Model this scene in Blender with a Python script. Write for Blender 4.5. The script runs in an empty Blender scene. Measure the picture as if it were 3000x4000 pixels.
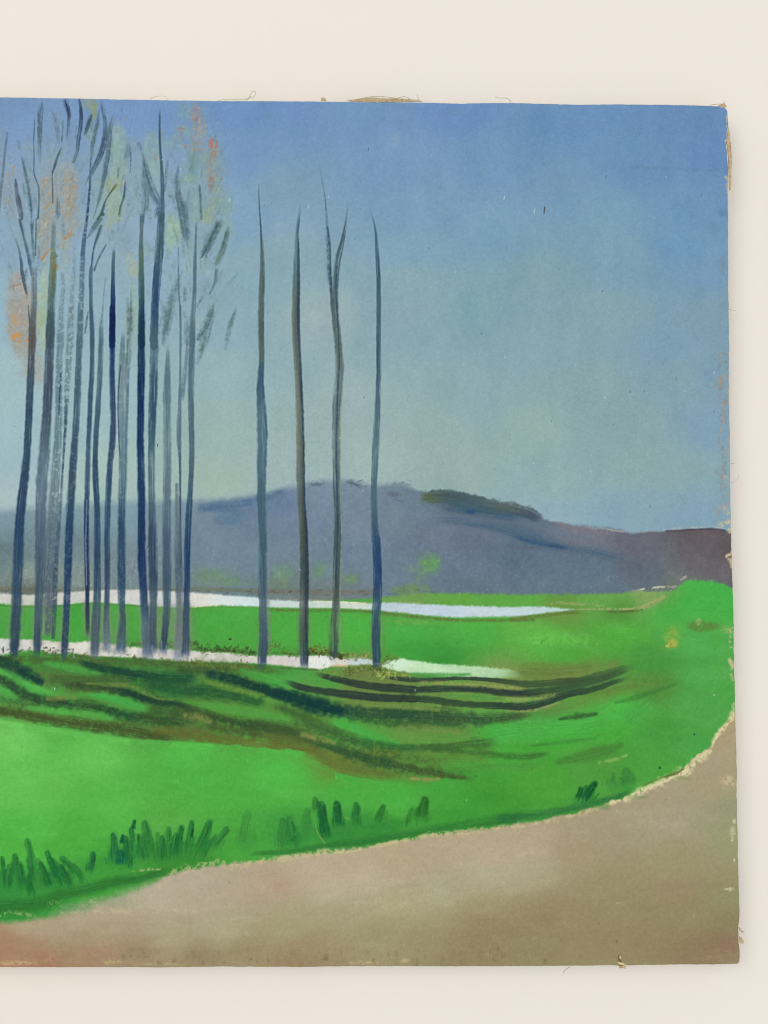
# room light and wall, tuned together: LIGHT_K is what a perfect white would show on the canvas
LIGHT_K = (.99, .93, .865)
WALL = (.86, .835, .80)
WIN_LOC, WIN_POW, WIN_COL = (-2.6, -3.2, 3.4), 62.0, (1.0, .90, .75)
FILL_POW = 26.0
AMB, AMB_COL = .69, (1.0, .96, .905)
import math
import numpy as np

# ------------------------------------------------------------------------------------------
# THE PICTURE ON THE CANVAS: pigment laid down stroke by stroke on a raster in survey units
# (1 unit = 0.178 mm on the canvas).  Every brush mark below is a list of points along it.
# ------------------------------------------------------------------------------------------
S = 2.0                      # survey units per texel
OX, OY = -560.0, 330.0       # survey coordinates of texel (0,0)
RW, RH = int(3480 / S), int(3500 / S)
rng = np.random.default_rng(7)
YY, XX = np.mgrid[0:RH, 0:RW].astype(np.float32)
XX = XX * S + OX
YY = YY * S + OY

def sstep(a, b, x):
    t = np.clip((x - a) / (b - a), 0, 1)
    return t * t * (3 - 2 * t)

def noise(sx, sy=None, seed=0):
    """smooth value noise, about -1..1, with cells of sx by sy survey units"""
    sy = sy or sx
    r = np.random.default_rng(seed)
    gw, gh = int(RW * S / sx) + 4, int(RH * S / sy) + 4
    g = r.uniform(-1, 1, (gh, gw)).astype(np.float32)
    u = (np.arange(RW) * S / sx).astype(np.float32) + 0.37
    v = (np.arange(RH) * S / sy).astype(np.float32) + 0.71
    iu, iv = u.astype(int), v.astype(int)
    fu, fv = u - iu, v - iv
    fu, fv = fu * fu * (3 - 2 * fu), fv * fv * (3 - 2 * fv)
    gu = g[:, iu] * (1 - fu) + g[:, iu + 1] * fu
    return gu[iv] * (1 - fv)[:, None] + gu[iv + 1] * fv[:, None]

TILE = np.random.default_rng(5).uniform(0, 1, (256, 256)).astype(np.float32)
def tile(u, v):
    iu, iv = np.floor(u).astype(int), np.floor(v).astype(int)
    fu, fv = u - iu, v - iv
    fu, fv = fu * fu * (3 - 2 * fu), fv * fv * (3 - 2 * fv)
    a, b, c, d = TILE[iv & 255, iu & 255], TILE[iv & 255, (iu + 1) & 255], TILE[(iv + 1) & 255, iu & 255], TILE[(iv + 1) & 255, (iu + 1) & 255]
    return (a * (1 - fu) + b * fu) * (1 - fv) + (c * (1 - fu) + d * fu) * fv

N4, N7, N12 = noise(4.5, seed=1), noise(8, seed=2), noise(14, seed=3)
N30, N80, N200 = noise(34, seed=4), noise(90, seed=5), noise(230, seed=6)
N500 = noise(520, seed=66)
GRAIN = 0.5 + 0.5 * np.clip(0.45 * N4 + 0.65 * N7 + 0.5 * N12, -1, 1)     # tooth of the canvas, 0..1
WEAVE = 0.5 + 0.5 * np.clip(0.8 * noise(3.2, 9, seed=8) + 0.8 * noise(9, 3.2, seed=9), -1, 1)

IMG = np.zeros((RH, RW, 3), np.float32)      # display-referred pigment colour, 0..255
HGT = np.zeros((RH, RW), np.float32)         # paint thickness, 0..1
REG = np.zeros((RH, RW), np.int16)
REGIONS = []
def region(name):
    REGIONS.append(name)
    return len(REGIONS) - 1

CROP = dict(A=(0, 300, 1.659), B=(0, 1200, 1.659), C=(0, 2100, 1.659), D=(0, 3000, 1.659),
            E=(1000, 300, 1.659), F=(1000, 1500, 1.659), G=(1000, 2300, 1.659), H=(1000, 3000, 1.659),
            I=(2000, 300, 1.659), J=(2000, 1300, 1.659), K=(2000, 2100, 1.659), L=(2000, 3000, 1.659),
            M=(0, 360, 3.318), N=(450, 360, 3.318), O=(0, 850, 3.318), Q=(450, 850, 3.318),
            X=(0, 2500, 1.3825), Y=(1000, 2500, 1.037), V=(0, 0, 0.553), P=(0, 0, 1.0))
def pt(c, x, y):
    ox, oy, k = CROP[c]
    return ox + x / k, oy + y / k

def field(samples, power=3.0):
    """colours spread smoothly between sampled spots"""
    xs, ys, cs = [], [], []
    for c, x, y, *rgb in samples:
        px, py = pt(c, x, y)
        xs.append(px); ys.append(py); cs.append(rgb)
    st = 12
    gx, gy = XX[::st, ::st], YY[::st, ::st]
    acc = np.zeros(gx.shape + (3,), np.float32); wsum = np.zeros(gx.shape, np.float32)
    for px, py, rgb in zip(xs, ys, cs):
        d2 = ((gx - px) ** 2 + (1.5 * (gy - py)) ** 2) / 1e4 + 0.15
        w = d2 ** (-power / 2)
        acc += w[..., None] * np.array(rgb, np.float32); wsum += w
    low = acc / wsum[..., None]
    u = np.minimum(np.arange(RW) / st, low.shape[1] - 1.001); v = np.minimum(np.arange(RH) / st, low.shape[0] - 1.001)
    iu, iv = u.astype(int), v.astype(int); fu, fv = (u - iu).astype(np.float32), (v - iv).astype(np.float32)
    g = low[:, iu] * (1 - fu)[None, :, None] + low[:, np.minimum(iu + 1, low.shape[1] - 1)] * fu[None, :, None]
    return g[iv] * (1 - fv)[:, None, None] + g[np.minimum(iv + 1, low.shape[0] - 1)] * fv[:, None, None]

def curve(pts):
    """y as a smooth function of x through listed points"""
    q = sorted(pt(*p) for p in pts)
    xs = np.array([a for a, b in q]); ys = np.array([b for a, b in q])
    x = np.arange(RW) * S + OX
    y = np.interp(x, xs, ys)
    k = np.ones(9) / 9
    y = np.convolve(np.pad(y, 4, mode='edge'), k, 'valid')
    return y.astype(np.float32)[None, :]

def lay(mask, col, reg=None, thr=0.5):
    IMG[:] = IMG * (1 - mask[..., None]) + col * mask[..., None]
    if reg is not None:
        REG[mask > thr] = reg

def catmull(P, step=8.0):
    P = np.array(P, float)
    if len(P) == 2:
        n = max(2, int(np.hypot(*(P[1, :2] - P[0, :2])) / step))
        t = np.linspace(0, 1, n + 1)[:, None]
        return P[0] * (1 - t) + P[1] * t
    out = []
    Q = np.vstack([2 * P[0] - P[1], P, 2 * P[-1] - P[-2]])
    for i in range(1, len(Q) - 2):
        n = max(1, int(np.hypot(*(Q[i + 1, :2] - Q[i, :2])) / step))
        for j in range(n):
            t = j / n
            p = 0.5 * (2 * Q[i] + (Q[i + 1] - Q[i - 1]) * t + (2 * Q[i - 1] - 5 * Q[i] + 4 * Q[i + 1] - Q[i + 2]) * t * t + (3 * Q[i] - Q[i - 1] - 3 * Q[i + 1] + Q[i + 2]) * t ** 3)
            lin = Q[i] * (1 - t) + Q[i + 1] * t
            p[2:] = lin[2:]
            out.append(p)
    out.append(P[-1])
    return np.array(out)

def temper(c):
    r, g, b = c
    if b > r + 26 and b > g + 8:                  # the blues on this canvas are greyed
        d = b - r - 26
        k = .24 if r < 40 else .36
        r, g, b = r + .05 * d, g + .05 * d, b - k * d
        if g - r < 26 and r > 56: g += .22 * (b - g)
        return (r, g, b)
    return (r, g, b)
_k = [0]
def stroke(c, pts, col=(80, 100, 130), w=30, a=1.0, soft=0.35, dry=0.0, streak=0.35, reg=None, ends=(0.0, 0.0), wob=0.12, thick=0.5, shade=0.0, thr=0.42, grow=1.0):
    """one pull of a brush.  pts: (x, y[, width[, rgb or None[, alpha]]]) in crop units; what is left out carries on"""
    _k[0] += 1
    sid = _k[0] * 17.31
    sc = CROP[c][2]
    P = []
    for p in pts:
        x, y = pt(c, p[0], p[1])
        if len(p) > 2 and p[2] is not None: w = p[2]
        if len(p) > 3 and p[3] is not None: col = p[3]
        if len(p) > 4: a = p[4]
        P.append([x, y, w * grow / sc, *temper(col), a])
    P = catmull(P)
    seg = np.hypot(*np.diff(P[:, :2], axis=0).T); L = np.concatenate([[0], np.cumsum(seg)])
    tot = max(L[-1], 1e-3)
    mw = P[:, 2].max() * 0.75 + 6
    x0 = max(int((P[:, 0].min() - mw - OX) / S), 0); x1 = min(int((P[:, 0].max() + mw - OX) / S) + 1, RW)
    y0 = max(int((P[:, 1].min() - mw - OY) / S), 0); y1 = min(int((P[:, 1].max() + mw - OY) / S) + 1, RH)
    if x1 - x0 < 2 or y1 - y0 < 2: return
    sh = (y1 - y0, x1 - x0)
    best = np.full(sh, 1e9, np.float32); ss = np.zeros(sh, np.float32); tt = np.zeros(sh, np.float32)
    att = np.zeros(sh + (5,), np.float32)
    for i in range(len(P) - 1):
        p, q = P[i], P[i + 1]
        r = max(p[2], q[2]) * 0.75 + 5
        a0 = max(int((min(p[0], q[0]) - r - OX) / S), x0); a1 = min(int((max(p[0], q[0]) + r - OX) / S) + 2, x1)
        b0 = max(int((min(p[1], q[1]) - r - OY) / S), y0); b1 = min(int((max(p[1], q[1]) + r - OY) / S) + 2, y1)
        if a1 <= a0 or b1 <= b0: continue
        sl = (slice(b0 - y0, b1 - y0), slice(a0 - x0, a1 - x0))
        gx, gy = XX[b0:b1, a0:a1], YY[b0:b1, a0:a1]
        dx, dy = q[0] - p[0], q[1] - p[1]; l2 = dx * dx + dy * dy + 1e-6
        t = np.clip(((gx - p[0]) * dx + (gy - p[1]) * dy) / l2, 0, 1)
        ex, ey = gx - p[0] - t * dx, gy - p[1] - t * dy
        d = np.sqrt(ex * ex + ey * ey)
        m = d < best[sl]
        best[sl][m] = d[m]
        side = np.sign(dx * (gy - p[1]) - dy * (gx - p[0])) * -1          # + is right of a downward stroke reversed below
        ss[sl][m] = (d * side)[m]
        tt[sl][m] = (L[i] + t * seg[i])[m]
        at = p[2:] * 1.0
        for k in range(5):
            pass
        val = np.array([p[2], p[3], p[4], p[5], p[6]])[None, None] * (1 - t[..., None]) + np.array([q[2], q[3], q[4], q[5], q[6]])[None, None] * t[..., None]
        att[sl][m] = val[m]
    sl = (slice(y0, y1), slice(x0, x1))
    hw = np.maximum(att[..., 0] * 0.5, 0.8)
    hw = hw * (1 + wob * 1.3 * (N12[sl] * 0.6 + N30[sl] * 0.6) )
    u = best / hw
    cov = 1 - sstep(1 - soft, 1 + soft * 0.35 + 1.2 / hw, u)
    br = tile(ss / 2.6 + sid * 3, tt / 130 + sid) * 0.6 + tile(ss / 6.0 + sid, tt / 60 + sid * 2) * 0.4
    fr = tt / tot
    e = np.ones(sh, np.float32)
    if ends[0] > 0: e *= sstep(0, ends[0], fr + 0.12 * ends[0] * (br - .5))
    if ends[1] > 0: e *= sstep(0, ends[1], 1 - fr + 0.12 * ends[1] * (br - .5))
    al = cov * att[..., 4] * e
    raw = al.copy()
    if streak > 0:
        al = al * (1 - streak * 0.9 * sstep(0.5, 0.85, br + 0.25 * (u - 0.5)))
    if dry > 0:
        al = al * (1 - dry + dry * sstep(0.30, 0.62, GRAIN[sl] + 0.35 * (att[..., 4] * e - 0.5)))
    colr = att[..., 1:4] * (1 + (br - 0.5) * 0.28 * (0.3 + streak))[..., None]
    if shade:
        colr = colr * (1 - shade * np.clip(ss / hw, -1, 1))[..., None]
    al = np.clip(al, 0, 1)[..., None]
    IMG[sl] = IMG[sl] * (1 - al) + colr * al
    HGT[sl] = np.maximum(HGT[sl] * (1 - al[..., 0] * 0.6), al[..., 0] * thick * (0.45 + 0.8 * br))
    if reg is not None:
        R = REG[sl]; R[raw > thr] = reg

def blob(c, x, y, rx, ry, col, a=0.7, soft=0.7, dry=0.4, ang=0.0, reg=None, tex=None):
    """a scumbled patch rubbed on with a nearly dry brush"""
    px, py = pt(c, x, y); k = CROP[c][2]; rx, ry = rx * 1.12 / k, ry * 1.12 / k
    soft *= .72
    r = max(rx, ry) * 1.5 + 8
    x0 = max(int((px - r - OX) / S), 0); x1 = min(int((px + r - OX) / S) + 1, RW)
    y0 = max(int((py - r - OY) / S), 0); y1 = min(int((py + r - OY) / S) + 1, RH)
    if x1 <= x0 or y1 <= y0: return
    sl = (slice(y0, y1), slice(x0, x1))
    ca, sa = math.cos(ang), math.sin(ang)
    gx, gy = XX[sl] - px, YY[sl] - py
    u = np.sqrt(((gx * ca + gy * sa) / rx) ** 2 + ((-gx * sa + gy * ca) / ry) ** 2) + 0.22 * N30[sl] + 0.16 * N80[sl]
    raw = (1 - sstep(1 - soft, 1.08, u)) * a
    al = raw
    if dry > 0:
        al = al * (1 - dry + dry * sstep(0.35, 0.6, (GRAIN[sl] if tex is None else tex[sl]) + 0.25 * (raw - 0.4)))
    colr = np.array(temper(col), np.float32) * (1 + 0.05 * N12[sl])[..., None]
    al = al[..., None]
    IMG[sl] = IMG[sl] * (1 - al) + colr * al
    if reg is not None:
        R = REG[sl]; R[raw > 0.42] = reg

# ---- regions ------------------------------------------------------------------------------
R_SKY, R_HILL, R_MEADOW = region('painted_sky'), region('painted_hill'), region('painted_meadow')
R_FAR, R_NEAR, R_ROAD = region('painted_river'), region('painted_river'), region('painted_road')
R_LEAF = region('painted_foliage')
R_WOOD = region('painted_woodland')
R_RAW, R_RAW2, R_RAW3 = region('bare_canvas'), region('bare_canvas'), region('bare_canvas')
TREE = {}
def tree(k):
    if k not in TREE: TREE[k] = region('painted_tree')
    return TREE[k]
TUFT = []
def tuft():
    TUFT.append(region('painted_grass_tuft')); return TUFT[-1]

# ---- sky ----------------------------------------------------------------------------------
sky = field([
    ('A', -500, 200, 108, 140, 182), ('A', 60, 200, 112, 142, 184), ('A', 180, 350, 116, 148, 190), ('A', 400, 600, 126, 156, 186), ('A', 60, 1000, 132, 165, 192),
    ('A', -400, 900, 130, 160, 188), ('A', 850, 220, 112, 144, 192), ('A', 900, 700, 132, 160, 182), ('A', 950, 950, 138, 166, 192), ('A', 60, 1500, 142, 175, 190),
    ('A', 1500, 220, 105, 140, 190), ('A', 1550, 500, 112, 146, 188), ('A', 1550, 900, 124, 158, 186), ('A', 1600, 1300, 132, 166, 178), ('A', 1100, 1250, 136, 168, 192),
    ('B', 60, 500, 152, 182, 188), ('B', 60, 1000, 155, 182, 190), ('B', 50, 1250, 160, 184, 186), ('B', -400, 900, 150, 178, 186), ('B', 700, 1150, 158, 184, 178),
    ('B', 560, 600, 150, 180, 186), ('B', 1400, 400, 143, 172, 176), ('B', 1450, 800, 147, 174, 170), ('B', 1450, 1100, 152, 178, 168), ('B', 1500, 120, 136, 168, 180),
    ('E', 200, 200, 106, 140, 188), ('E', 700, 250, 110, 144, 186), ('E', 1300, 230, 104, 138, 188), ('E', 200, 700, 120, 152, 178), ('E', 900, 600, 115, 148, 184),
    ('E', 1000, 850, 118, 152, 184), ('E', 150, 1200, 130, 162, 172), ('E', 1000, 1150, 122, 158, 180), ('E', 1500, 500, 110, 146, 184), ('E', 1500, 1000, 114, 152, 180),
    ('E', 400, 1550, 146, 170, 172), ('E', 1000, 1500, 132, 162, 170), ('E', 1400, 1500, 122, 158, 168), ('E', 1000, 1300, 130, 162, 172),
    ('I', 400, 300, 102, 138, 184), ('I', 1100, 300, 98, 134, 180), ('I', 1300, 500, 100, 134, 182), ('I', 800, 550, 103, 139, 182), ('I', 300, 700, 112, 148, 180),
    ('I', 1200, 800, 106, 143, 182), ('I', 600, 900, 114, 152, 178), ('I', 1100, 1100, 108, 146, 182), ('I', 200, 1300, 124, 158, 168), ('I', 700, 1200, 120, 155, 174),
    ('I', 600, 1550, 128, 160, 168), ('I', 1250, 1250, 112, 148, 180), ('I', 1300, 1550, 120, 152, 168),
    ('F', 600, 200, 148, 172, 172), ('F', 1200, 300, 142, 168, 168), ('F', 1300, 550, 142, 168, 166), ('F', 650, 500, 150, 175, 172), ('F', 150, 550, 152, 176, 176),
    ('F', 1500, 100, 134, 164, 170), ('J', 100, 600, 140, 168, 164), ('J', 500, 350, 134, 162, 165), ('J', 800, 600, 133, 162, 164), ('J', 300, 1000, 138, 168, 168),
    ('J', 1100, 900, 132, 162, 166), ('J', 800, 850, 136, 165, 165), ('J', 1250, 300, 122, 154, 172), ('J', 1300, 600, 124, 156, 176), ('J', 1100, 300, 128, 158, 168),
    ('J', 600, 1200, 130, 162, 178), ('J', 1200, 1150, 126, 158, 176), ('J', 1000, 100, 122, 155, 174), ('J', 200, 100, 130, 161, 170), ('J', 300, 1150, 138, 168, 178),
], 3.4)
sky += (1.6 * N200 + 1.5 * N80 + 1.1 * N30)[..., None] * np.array([1.1, .9, .55], np.float32)
sky += (2.0 * noise(60, 160, seed=21) + 1.3 * noise(18, 40, seed=22))[..., None]
sky[..., 2] -= np.clip(sky[..., 2] - sky[..., 0] - 40, 0, 60) * .10; sky[..., 1] += np.clip(sky[..., 2] - sky[..., 0] - 40, 0, 60) * .04
sky += 2.5; sky[..., 0] += 2
IMG[:] = sky
REG[:] = R_SKY
for i in range(300):      # small lighter and darker scuffs in the sky paint
    x, y = rng.uniform(-500, 2860), rng.uniform(400, 1950)
    L = rng.uniform(8, 55); an = rng.normal(1.5, .7)
    d = rng.choice([-9, -6, 7, 10])
    ix, iy = int((x - OX) / S), int((y - OY) / S)
    b = IMG[iy, ix] + d
    stroke('P', [(x, y), (x + L * math.cos(an), y + L * math.sin(an))], tuple(b), rng.uniform(8, 34), a=rng.uniform(.15, .4), soft=.9, dry=.7, ends=(.35, .35), thick=.15)
for c, x, y, rx, ry, col, a in [('E', 900, 400, 45, 60, (140, 162, 184), .6), ('E', 160, 960, 40, 25, (150, 172, 182), .5), ('E', 350, 730, 60, 50, (140, 165, 182), .4),
                                ('E', 370, 1570, 90, 60, (165, 188, 186), .6), ('E', 1020, 1300, 60, 50, (142, 170, 176), .5), ('I', 780, 1080, 60, 60, (130, 164, 182), .4),
                                ('E', 1200, 720, 25, 20, (98, 128, 172), .6), ('I', 220, 565, 40, 16, (92, 128, 172), .7), ('I', 1360, 880, 45, 28, (82, 116, 172), .8),
                                ('I', 1300, 990, 40, 50, (96, 130, 168), .5), ('I', 1360, 1230, 24, 70, (120, 130, 130), .6), ('I', 1240, 1370, 60, 30, (104, 138, 168), .4),
                                ('J', 900, 690, 40, 30, (122, 152, 150), .5), ('J', 1000, 185, 16, 16, (110, 145, 160), .5), ('J', 740, 290, 90, 20, (126, 154, 156), .5),
                                ('J', 620, 540, 50, 24, (124, 150, 150), .45), ('E', 80, 240, 70, 40, (104, 140, 196), .5), ('E', 1250, 230, 130, 40, (98, 130, 190), .5)]:
    blob(c, x, y, rx, ry, col, a * .6, 1.1, .3)
stroke('I', [(550, 590), (740, 588), (1000, 596), (1200, 604), (1400, 598)], (90, 124, 170), 22, a=.45, soft=1.0, dry=.9, ends=(.35, 0))
stroke('E', [(760, 548), (900, 552), (1100, 550), (1659, 552)], (104, 136, 176), 7, a=.3, soft=.9, dry=.95)

# ---- hill ---------------------------------------------------------------------------------
ridge = curve([('B', -900, 1380), ('B', -300, 1350), ('B', 0, 1322), ('B', 200, 1298), ('B', 420, 1290), ('B', 560, 1275), ('B', 800, 1255), ('B', 1000, 1255), ('B', 1250, 1250), ('B', 1450, 1248), ('B', 1659, 1222),
               ('F', 60, 715), ('F', 150, 682), ('F', 250, 668), ('F', 330, 645), ('F', 430, 630), ('F', 520, 632), ('F', 600, 622), ('F', 680, 645), ('F', 760, 658), ('F', 860, 650), ('F', 940, 652), ('F', 1060, 694),
               ('F', 1260, 694), ('F', 1360, 712), ('F', 1450, 735), ('F', 1659, 785), ('J', 100, 1150), ('J', 220, 1212), ('J', 400, 1245), ('J', 600, 1262), ('J', 780, 1298), ('J', 900, 1288),
               ('J', 1050, 1276), ('J', 1250, 1268), ('J', 1360, 1274), ('J', 1420, 1300), ('J', 1500, 1310)])
hill = field([
    ('B', -400, 1500, 125, 148, 155), ('B', 50, 1400, 128, 150, 160), ('B', 50, 1500, 118, 140, 148), ('B', 50, 1620, 108, 128, 128), ('B', 400, 1350, 132, 155, 162), ('B', 400, 1450, 116, 136, 146), ('B', 750, 1330, 130, 152, 162),
    ('B', 850, 1300, 130, 155, 165), ('B', 1020, 1400, 126, 146, 156), ('B', 1400, 1520, 118, 132, 148), ('B', 1560, 1450, 112, 126, 148), ('B', 1350, 1620, 118, 134, 148),
    ('F', 200, 900, 116, 128, 150), ('F', 150, 780, 104, 122, 155), ('F', 430, 720, 122, 138, 156), ('F', 430, 820, 118, 132, 152), ('F', 640, 740, 122, 134, 150), ('F', 680, 900, 122, 132, 150), ('F', 650, 1100, 110, 126, 144),
    ('F', 900, 850, 118, 128, 142), ('F', 1100, 1000, 112, 118, 136), ('F', 1000, 800, 108, 122, 140), ('F', 1400, 1010, 106, 110, 132), ('F', 1400, 1200, 106, 118, 138), ('F', 1000, 1250, 108, 122, 138),
    ('F', 400, 1200, 112, 130, 140), ('F', 200, 1330, 116, 126, 120), ('F', 450, 1340, 116, 122, 118), ('F', 1300, 700, 85, 95, 105), ('F', 1400, 1300, 104, 112, 126),
    ('J', 100, 1450, 92, 110, 130), ('J', 500, 1520, 96, 112, 130), ('J', 800, 1360, 110, 100, 112), ('J', 1250, 1350, 102, 88, 96), ('J', 1200, 1500, 106, 96, 106), ('J', 480, 1310, 122, 116, 126),
    ('J', 800, 1500, 100, 100, 114), ('J', 900, 1580, 98, 108, 122), ('J', 300, 1620, 98, 116, 130), ('J', 1050, 1620, 112, 116, 112), ('J', 1380, 1380, 98, 82, 88),
    ('C', 40, 60, 104, 124, 124), ('C', 200, 240, 140, 150, 135), ('C', 500, 230, 132, 142, 132), ('C', 520, 60, 112, 130, 136), ('C', 850, 220, 122, 134, 136), ('C', 1400, 100, 108, 128, 146), ('C', 1300, 290, 118, 132, 124),
    ('C', 1600, 120, 112, 130, 150), ('C', 1500, 300, 112, 132, 132), ('C', 200, 330, 112, 112, 96), ('K', 200, 330, 106, 118, 132), ('K', 700, 300, 104, 112, 126),
], 3.4)
hm = hill.mean(-1, keepdims=True); hill = hill * .72 + (hm + np.array([-5., .5, 5.], np.float32)) * .28
hill += np.array([-6., 1., 3.], np.float32) + sstep(2350, 2750, XX)[..., None] * np.array([6., 0., -5.], np.float32)
hill += (2.5 * N80 + 2.2 * N30 + 2.6 * N12)[..., None]
soft_r = np.interp(np.arange(RW) * S + OX, [-600, 0, 700, 1000, 1550, 1640, 2130, 2300, 2600, 2860], [46, 46, 46, 40, 36, 16, 12, 24, 14, 12]).astype(np.float32)[None, :]
m = sstep(-soft_r * .5, soft_r * .5, YY - ridge + 3.5 * N12 + 3 * N30)
lay(m, hill, R_HILL)
# pale unpainted gap between sky and ridge on the right
stroke('J', [(480, 1262, 8), (620, 1276, 14), (720, 1288, 12), (900, 1290, 8), (1000, 1272, 14), (1150, 1262, 10), (1300, 1256, 26), (1420, 1240, 60)], (190, 184, 164), 9, a=.5, soft=.8, dry=.95)
stroke('J', [(1000, 1285), (1150, 1278), (1300, 1272), (1380, 1282)], (84, 68, 76), 14, a=.8, soft=.5)
# blue and brown passages on the ridge
stroke('B', [(1260, 1300, 40), (1400, 1290, 80), (1550, 1275, 90), (1659, 1258, 80)], (78, 104, 158), a=.7, soft=.8, dry=.5, ends=(.1, .1))
blob('B', 1470, 1370, 130, 50, (84, 108, 158), .7, .9, .6)
blob('B', 1400, 1310, 150, 40, (70, 98, 156), .5, .9, .3)
stroke('F', [(-20, 760, 60), (80, 730, 60), (150, 700, 50), (230, 685, 30)], (82, 102, 148), a=.75, soft=.8, dry=.6, ends=(.1, .3))
for x, y, rx, ry, an, col, a in [(400, 650, 74, 18, -.05, (92, 104, 118), .8), (640, 650, 84, 17, .3, (86, 98, 110), .8), (600, 632, 40, 12, -.2, (100, 116, 130), .6), (890, 712, 72, 22, .05, (94, 102, 116), .75), (930, 645, 60, 12, -.25, (108, 126, 140), .55), (940, 760, 40, 14, .4, (88, 100, 116), .55), (1000, 800, 60, 14, .6, (98, 112, 130), .5), (850, 672, 80, 14, 0, (104, 120, 140), .5)]:
    blob('F', x, y, rx, ry, col, a, 1.1, .55, an)
for k in range(60):
    x, y = [(400, 640), (620, 632), (900, 745), (940, 640), (660, 655)][k % 5]
    x += rng.normal(0, 34); y += rng.normal(0, 9); an = rng.normal(.2, .8); L = rng.uniform(10, 34)
    stroke('F', [(x, y), (x + L * .5 * math.cos(an), y + L * .5 * math.sin(an) - 3), (x + L * math.cos(an), y + L * math.sin(an))], (84, 98, 112), 4, a=.5, soft=.6, dry=.4, ends=(.2, .2))
stroke('F', [(1050, 735, 60, (96, 110, 76)), (1120, 735, 84, (86, 102, 78)), (1220, 735, 84, (72, 92, 92)), (1350, 762, 90, (72, 92, 102)), (1480, 785, 84, (78, 98, 100)), (1600, 800, 66, (86, 98, 94)), (1720, 820, 60, (80, 92, 96)), (1800, 850, 66, (74, 88, 100)), (1870, 880, 30, (96, 104, 118))],
       a=.97, soft=.4, dry=.25, ends=(.06, .06), wob=.35, reg=R_WOOD, grow=1.22)
stroke('F', [(1150, 750, 40), (1300, 770, 56), (1450, 800, 56), (1600, 830, 50), (1750, 860, 40), (1880, 905, 24)], (62, 82, 108), a=.65, soft=.9, dry=.4, ends=(.2, .2))
stroke('F', [(1160, 806, 34), (1300, 812, 60), (1400, 826, 66), (1500, 840, 60), (1659, 866, 56), (1750, 896, 40)], (60, 84, 124), a=.8, soft=.8, dry=.4, ends=(.2, .2))
blob('F', 1395, 828, 42, 22, (40, 72, 132), .8, .8, .3)
for k in range(44):
    f = rng.uniform(0, 1); x = 1080 + f * 680; y = np.interp(x, [1060, 1260, 1450, 1659, 1780], [698, 696, 735, 788, 830])
    stroke('F', [(x, y + 8), (x + rng.normal(3, 4), y - rng.uniform(2, 16))], (84, 100, 108), 5, a=.7, soft=.5)
stroke('F', [(1120, 890, 40), (1250, 885, 64), (1400, 895, 84), (1560, 915, 90), (1659, 935, 96), (1760, 965, 90), (1900, 1010, 60)], (78, 96, 132), a=.65, soft=.9, dry=.4, ends=(.15, .1))
stroke('J', [(-480, 1225, 14), (-250, 1245, 20), (-100, 1272, 34), (0, 1300, 46), (120, 1340, 62), (250, 1372, 60), (380, 1398, 46), (520, 1420, 44), (640, 1448, 40), (765, 1475, 16)], (70, 90, 128), a=.75, soft=1.0, grow=1.5, dry=.4, ends=(.2, .12))
stroke('J', [(-20, 1310, 20), (120, 1352, 34), (260, 1380, 34), (400, 1400, 20)], (52, 78, 134), a=.8, soft=.8, dry=.3, ends=(.2, .2))
stroke('J', [(-100, 1378, 30), (60, 1392, 44), (240, 1405, 30)], (88, 94, 116), a=.6, soft=.9, ends=(.3, .3))
stroke('J', [(120, 1245, 30), (260, 1280, 36), (420, 1325, 36), (560, 1345, 30)], (96, 112, 142), a=.5, soft=.9, dry=.3, ends=(.2, .2))
stroke('J', [(240, 1225, 26), (400, 1262, 34), (560, 1290, 34), (700, 1310, 30)], (124, 116, 124), a=.7, soft=.8, dry=.4, ends=(.15, .2))
# fine pale scratches where bristles dragged across the lower hill
for i in range(900):
    x = rng.uniform(-200, 2450); y = 2290 - abs(rng.normal(0, 95)) - (rng.uniform(0, 120) if 1250 < x < 1900 else 0)
    L = rng.uniform(4, 15); an = rng.choice([1.5, 1.3, 1.9, .1], p=[.4, .25, .2, .15])
    b = IMG[int((y - OY) / S), int((x - OX) / S)] + rng.uniform(14, 36)
    stroke('P', [(x, y), (x + L * math.cos(an), y + L * math.sin(an))], tuple(b), rng.uniform(2.5, 4.5), a=.32, soft=.6, dry=.5, ends=(.3, .3), thick=.3)
for i in range(600):
    x = rng.uniform(-200, 760); y = rng.uniform(2170, 2300)
    L = rng.uniform(6, 22); an = rng.uniform(.6, 2.6)
    b = IMG[int((y - OY) / S), int((x - OX) / S)] + rng.choice([-14, 18, 24])
    stroke('P', [(x, y), (x + L * math.cos(an), y + L * math.sin(an))], tuple(b), rng.uniform(3, 6), a=.5, soft=.6, dry=.5, ends=(.3, .3), thick=.3)
for c, x, y, rx, ry, col, a in [('F', 1120, 1165, 85, 66, (100, 158, 84), .85), ('F', 1000, 1200, 60, 40, (112, 145, 104), .5), ('F', 1060, 1260, 70, 70, (108, 140, 104), .5), ('F', 1000, 1330, 150, 40, (104, 142, 74), .8),
                                ('F', 170, 1215, 75, 56, (112, 150, 116), .7), ('F', 150, 1290, 90, 40, (116, 140, 100), .5), ('F', 420, 1215, 56, 66, (108, 148, 98), .6), ('F', 610, 1265, 70, 40, (104, 144, 84), .7),
                                ('C', 1400, 240, 130, 60, (104, 142, 92), .6), ('C', 1480, 290, 150, 30, (104, 140, 84), .5), ('C', 1330, 270, 60, 60, (112, 140, 112), .5)]:
    blob(c, x, y, rx * 1.1, ry * 1.1, tuple(.88 * v + .12 * w_ for v, w_ in zip(col, (112, 126, 136))), a, 1.15, .3)
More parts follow.
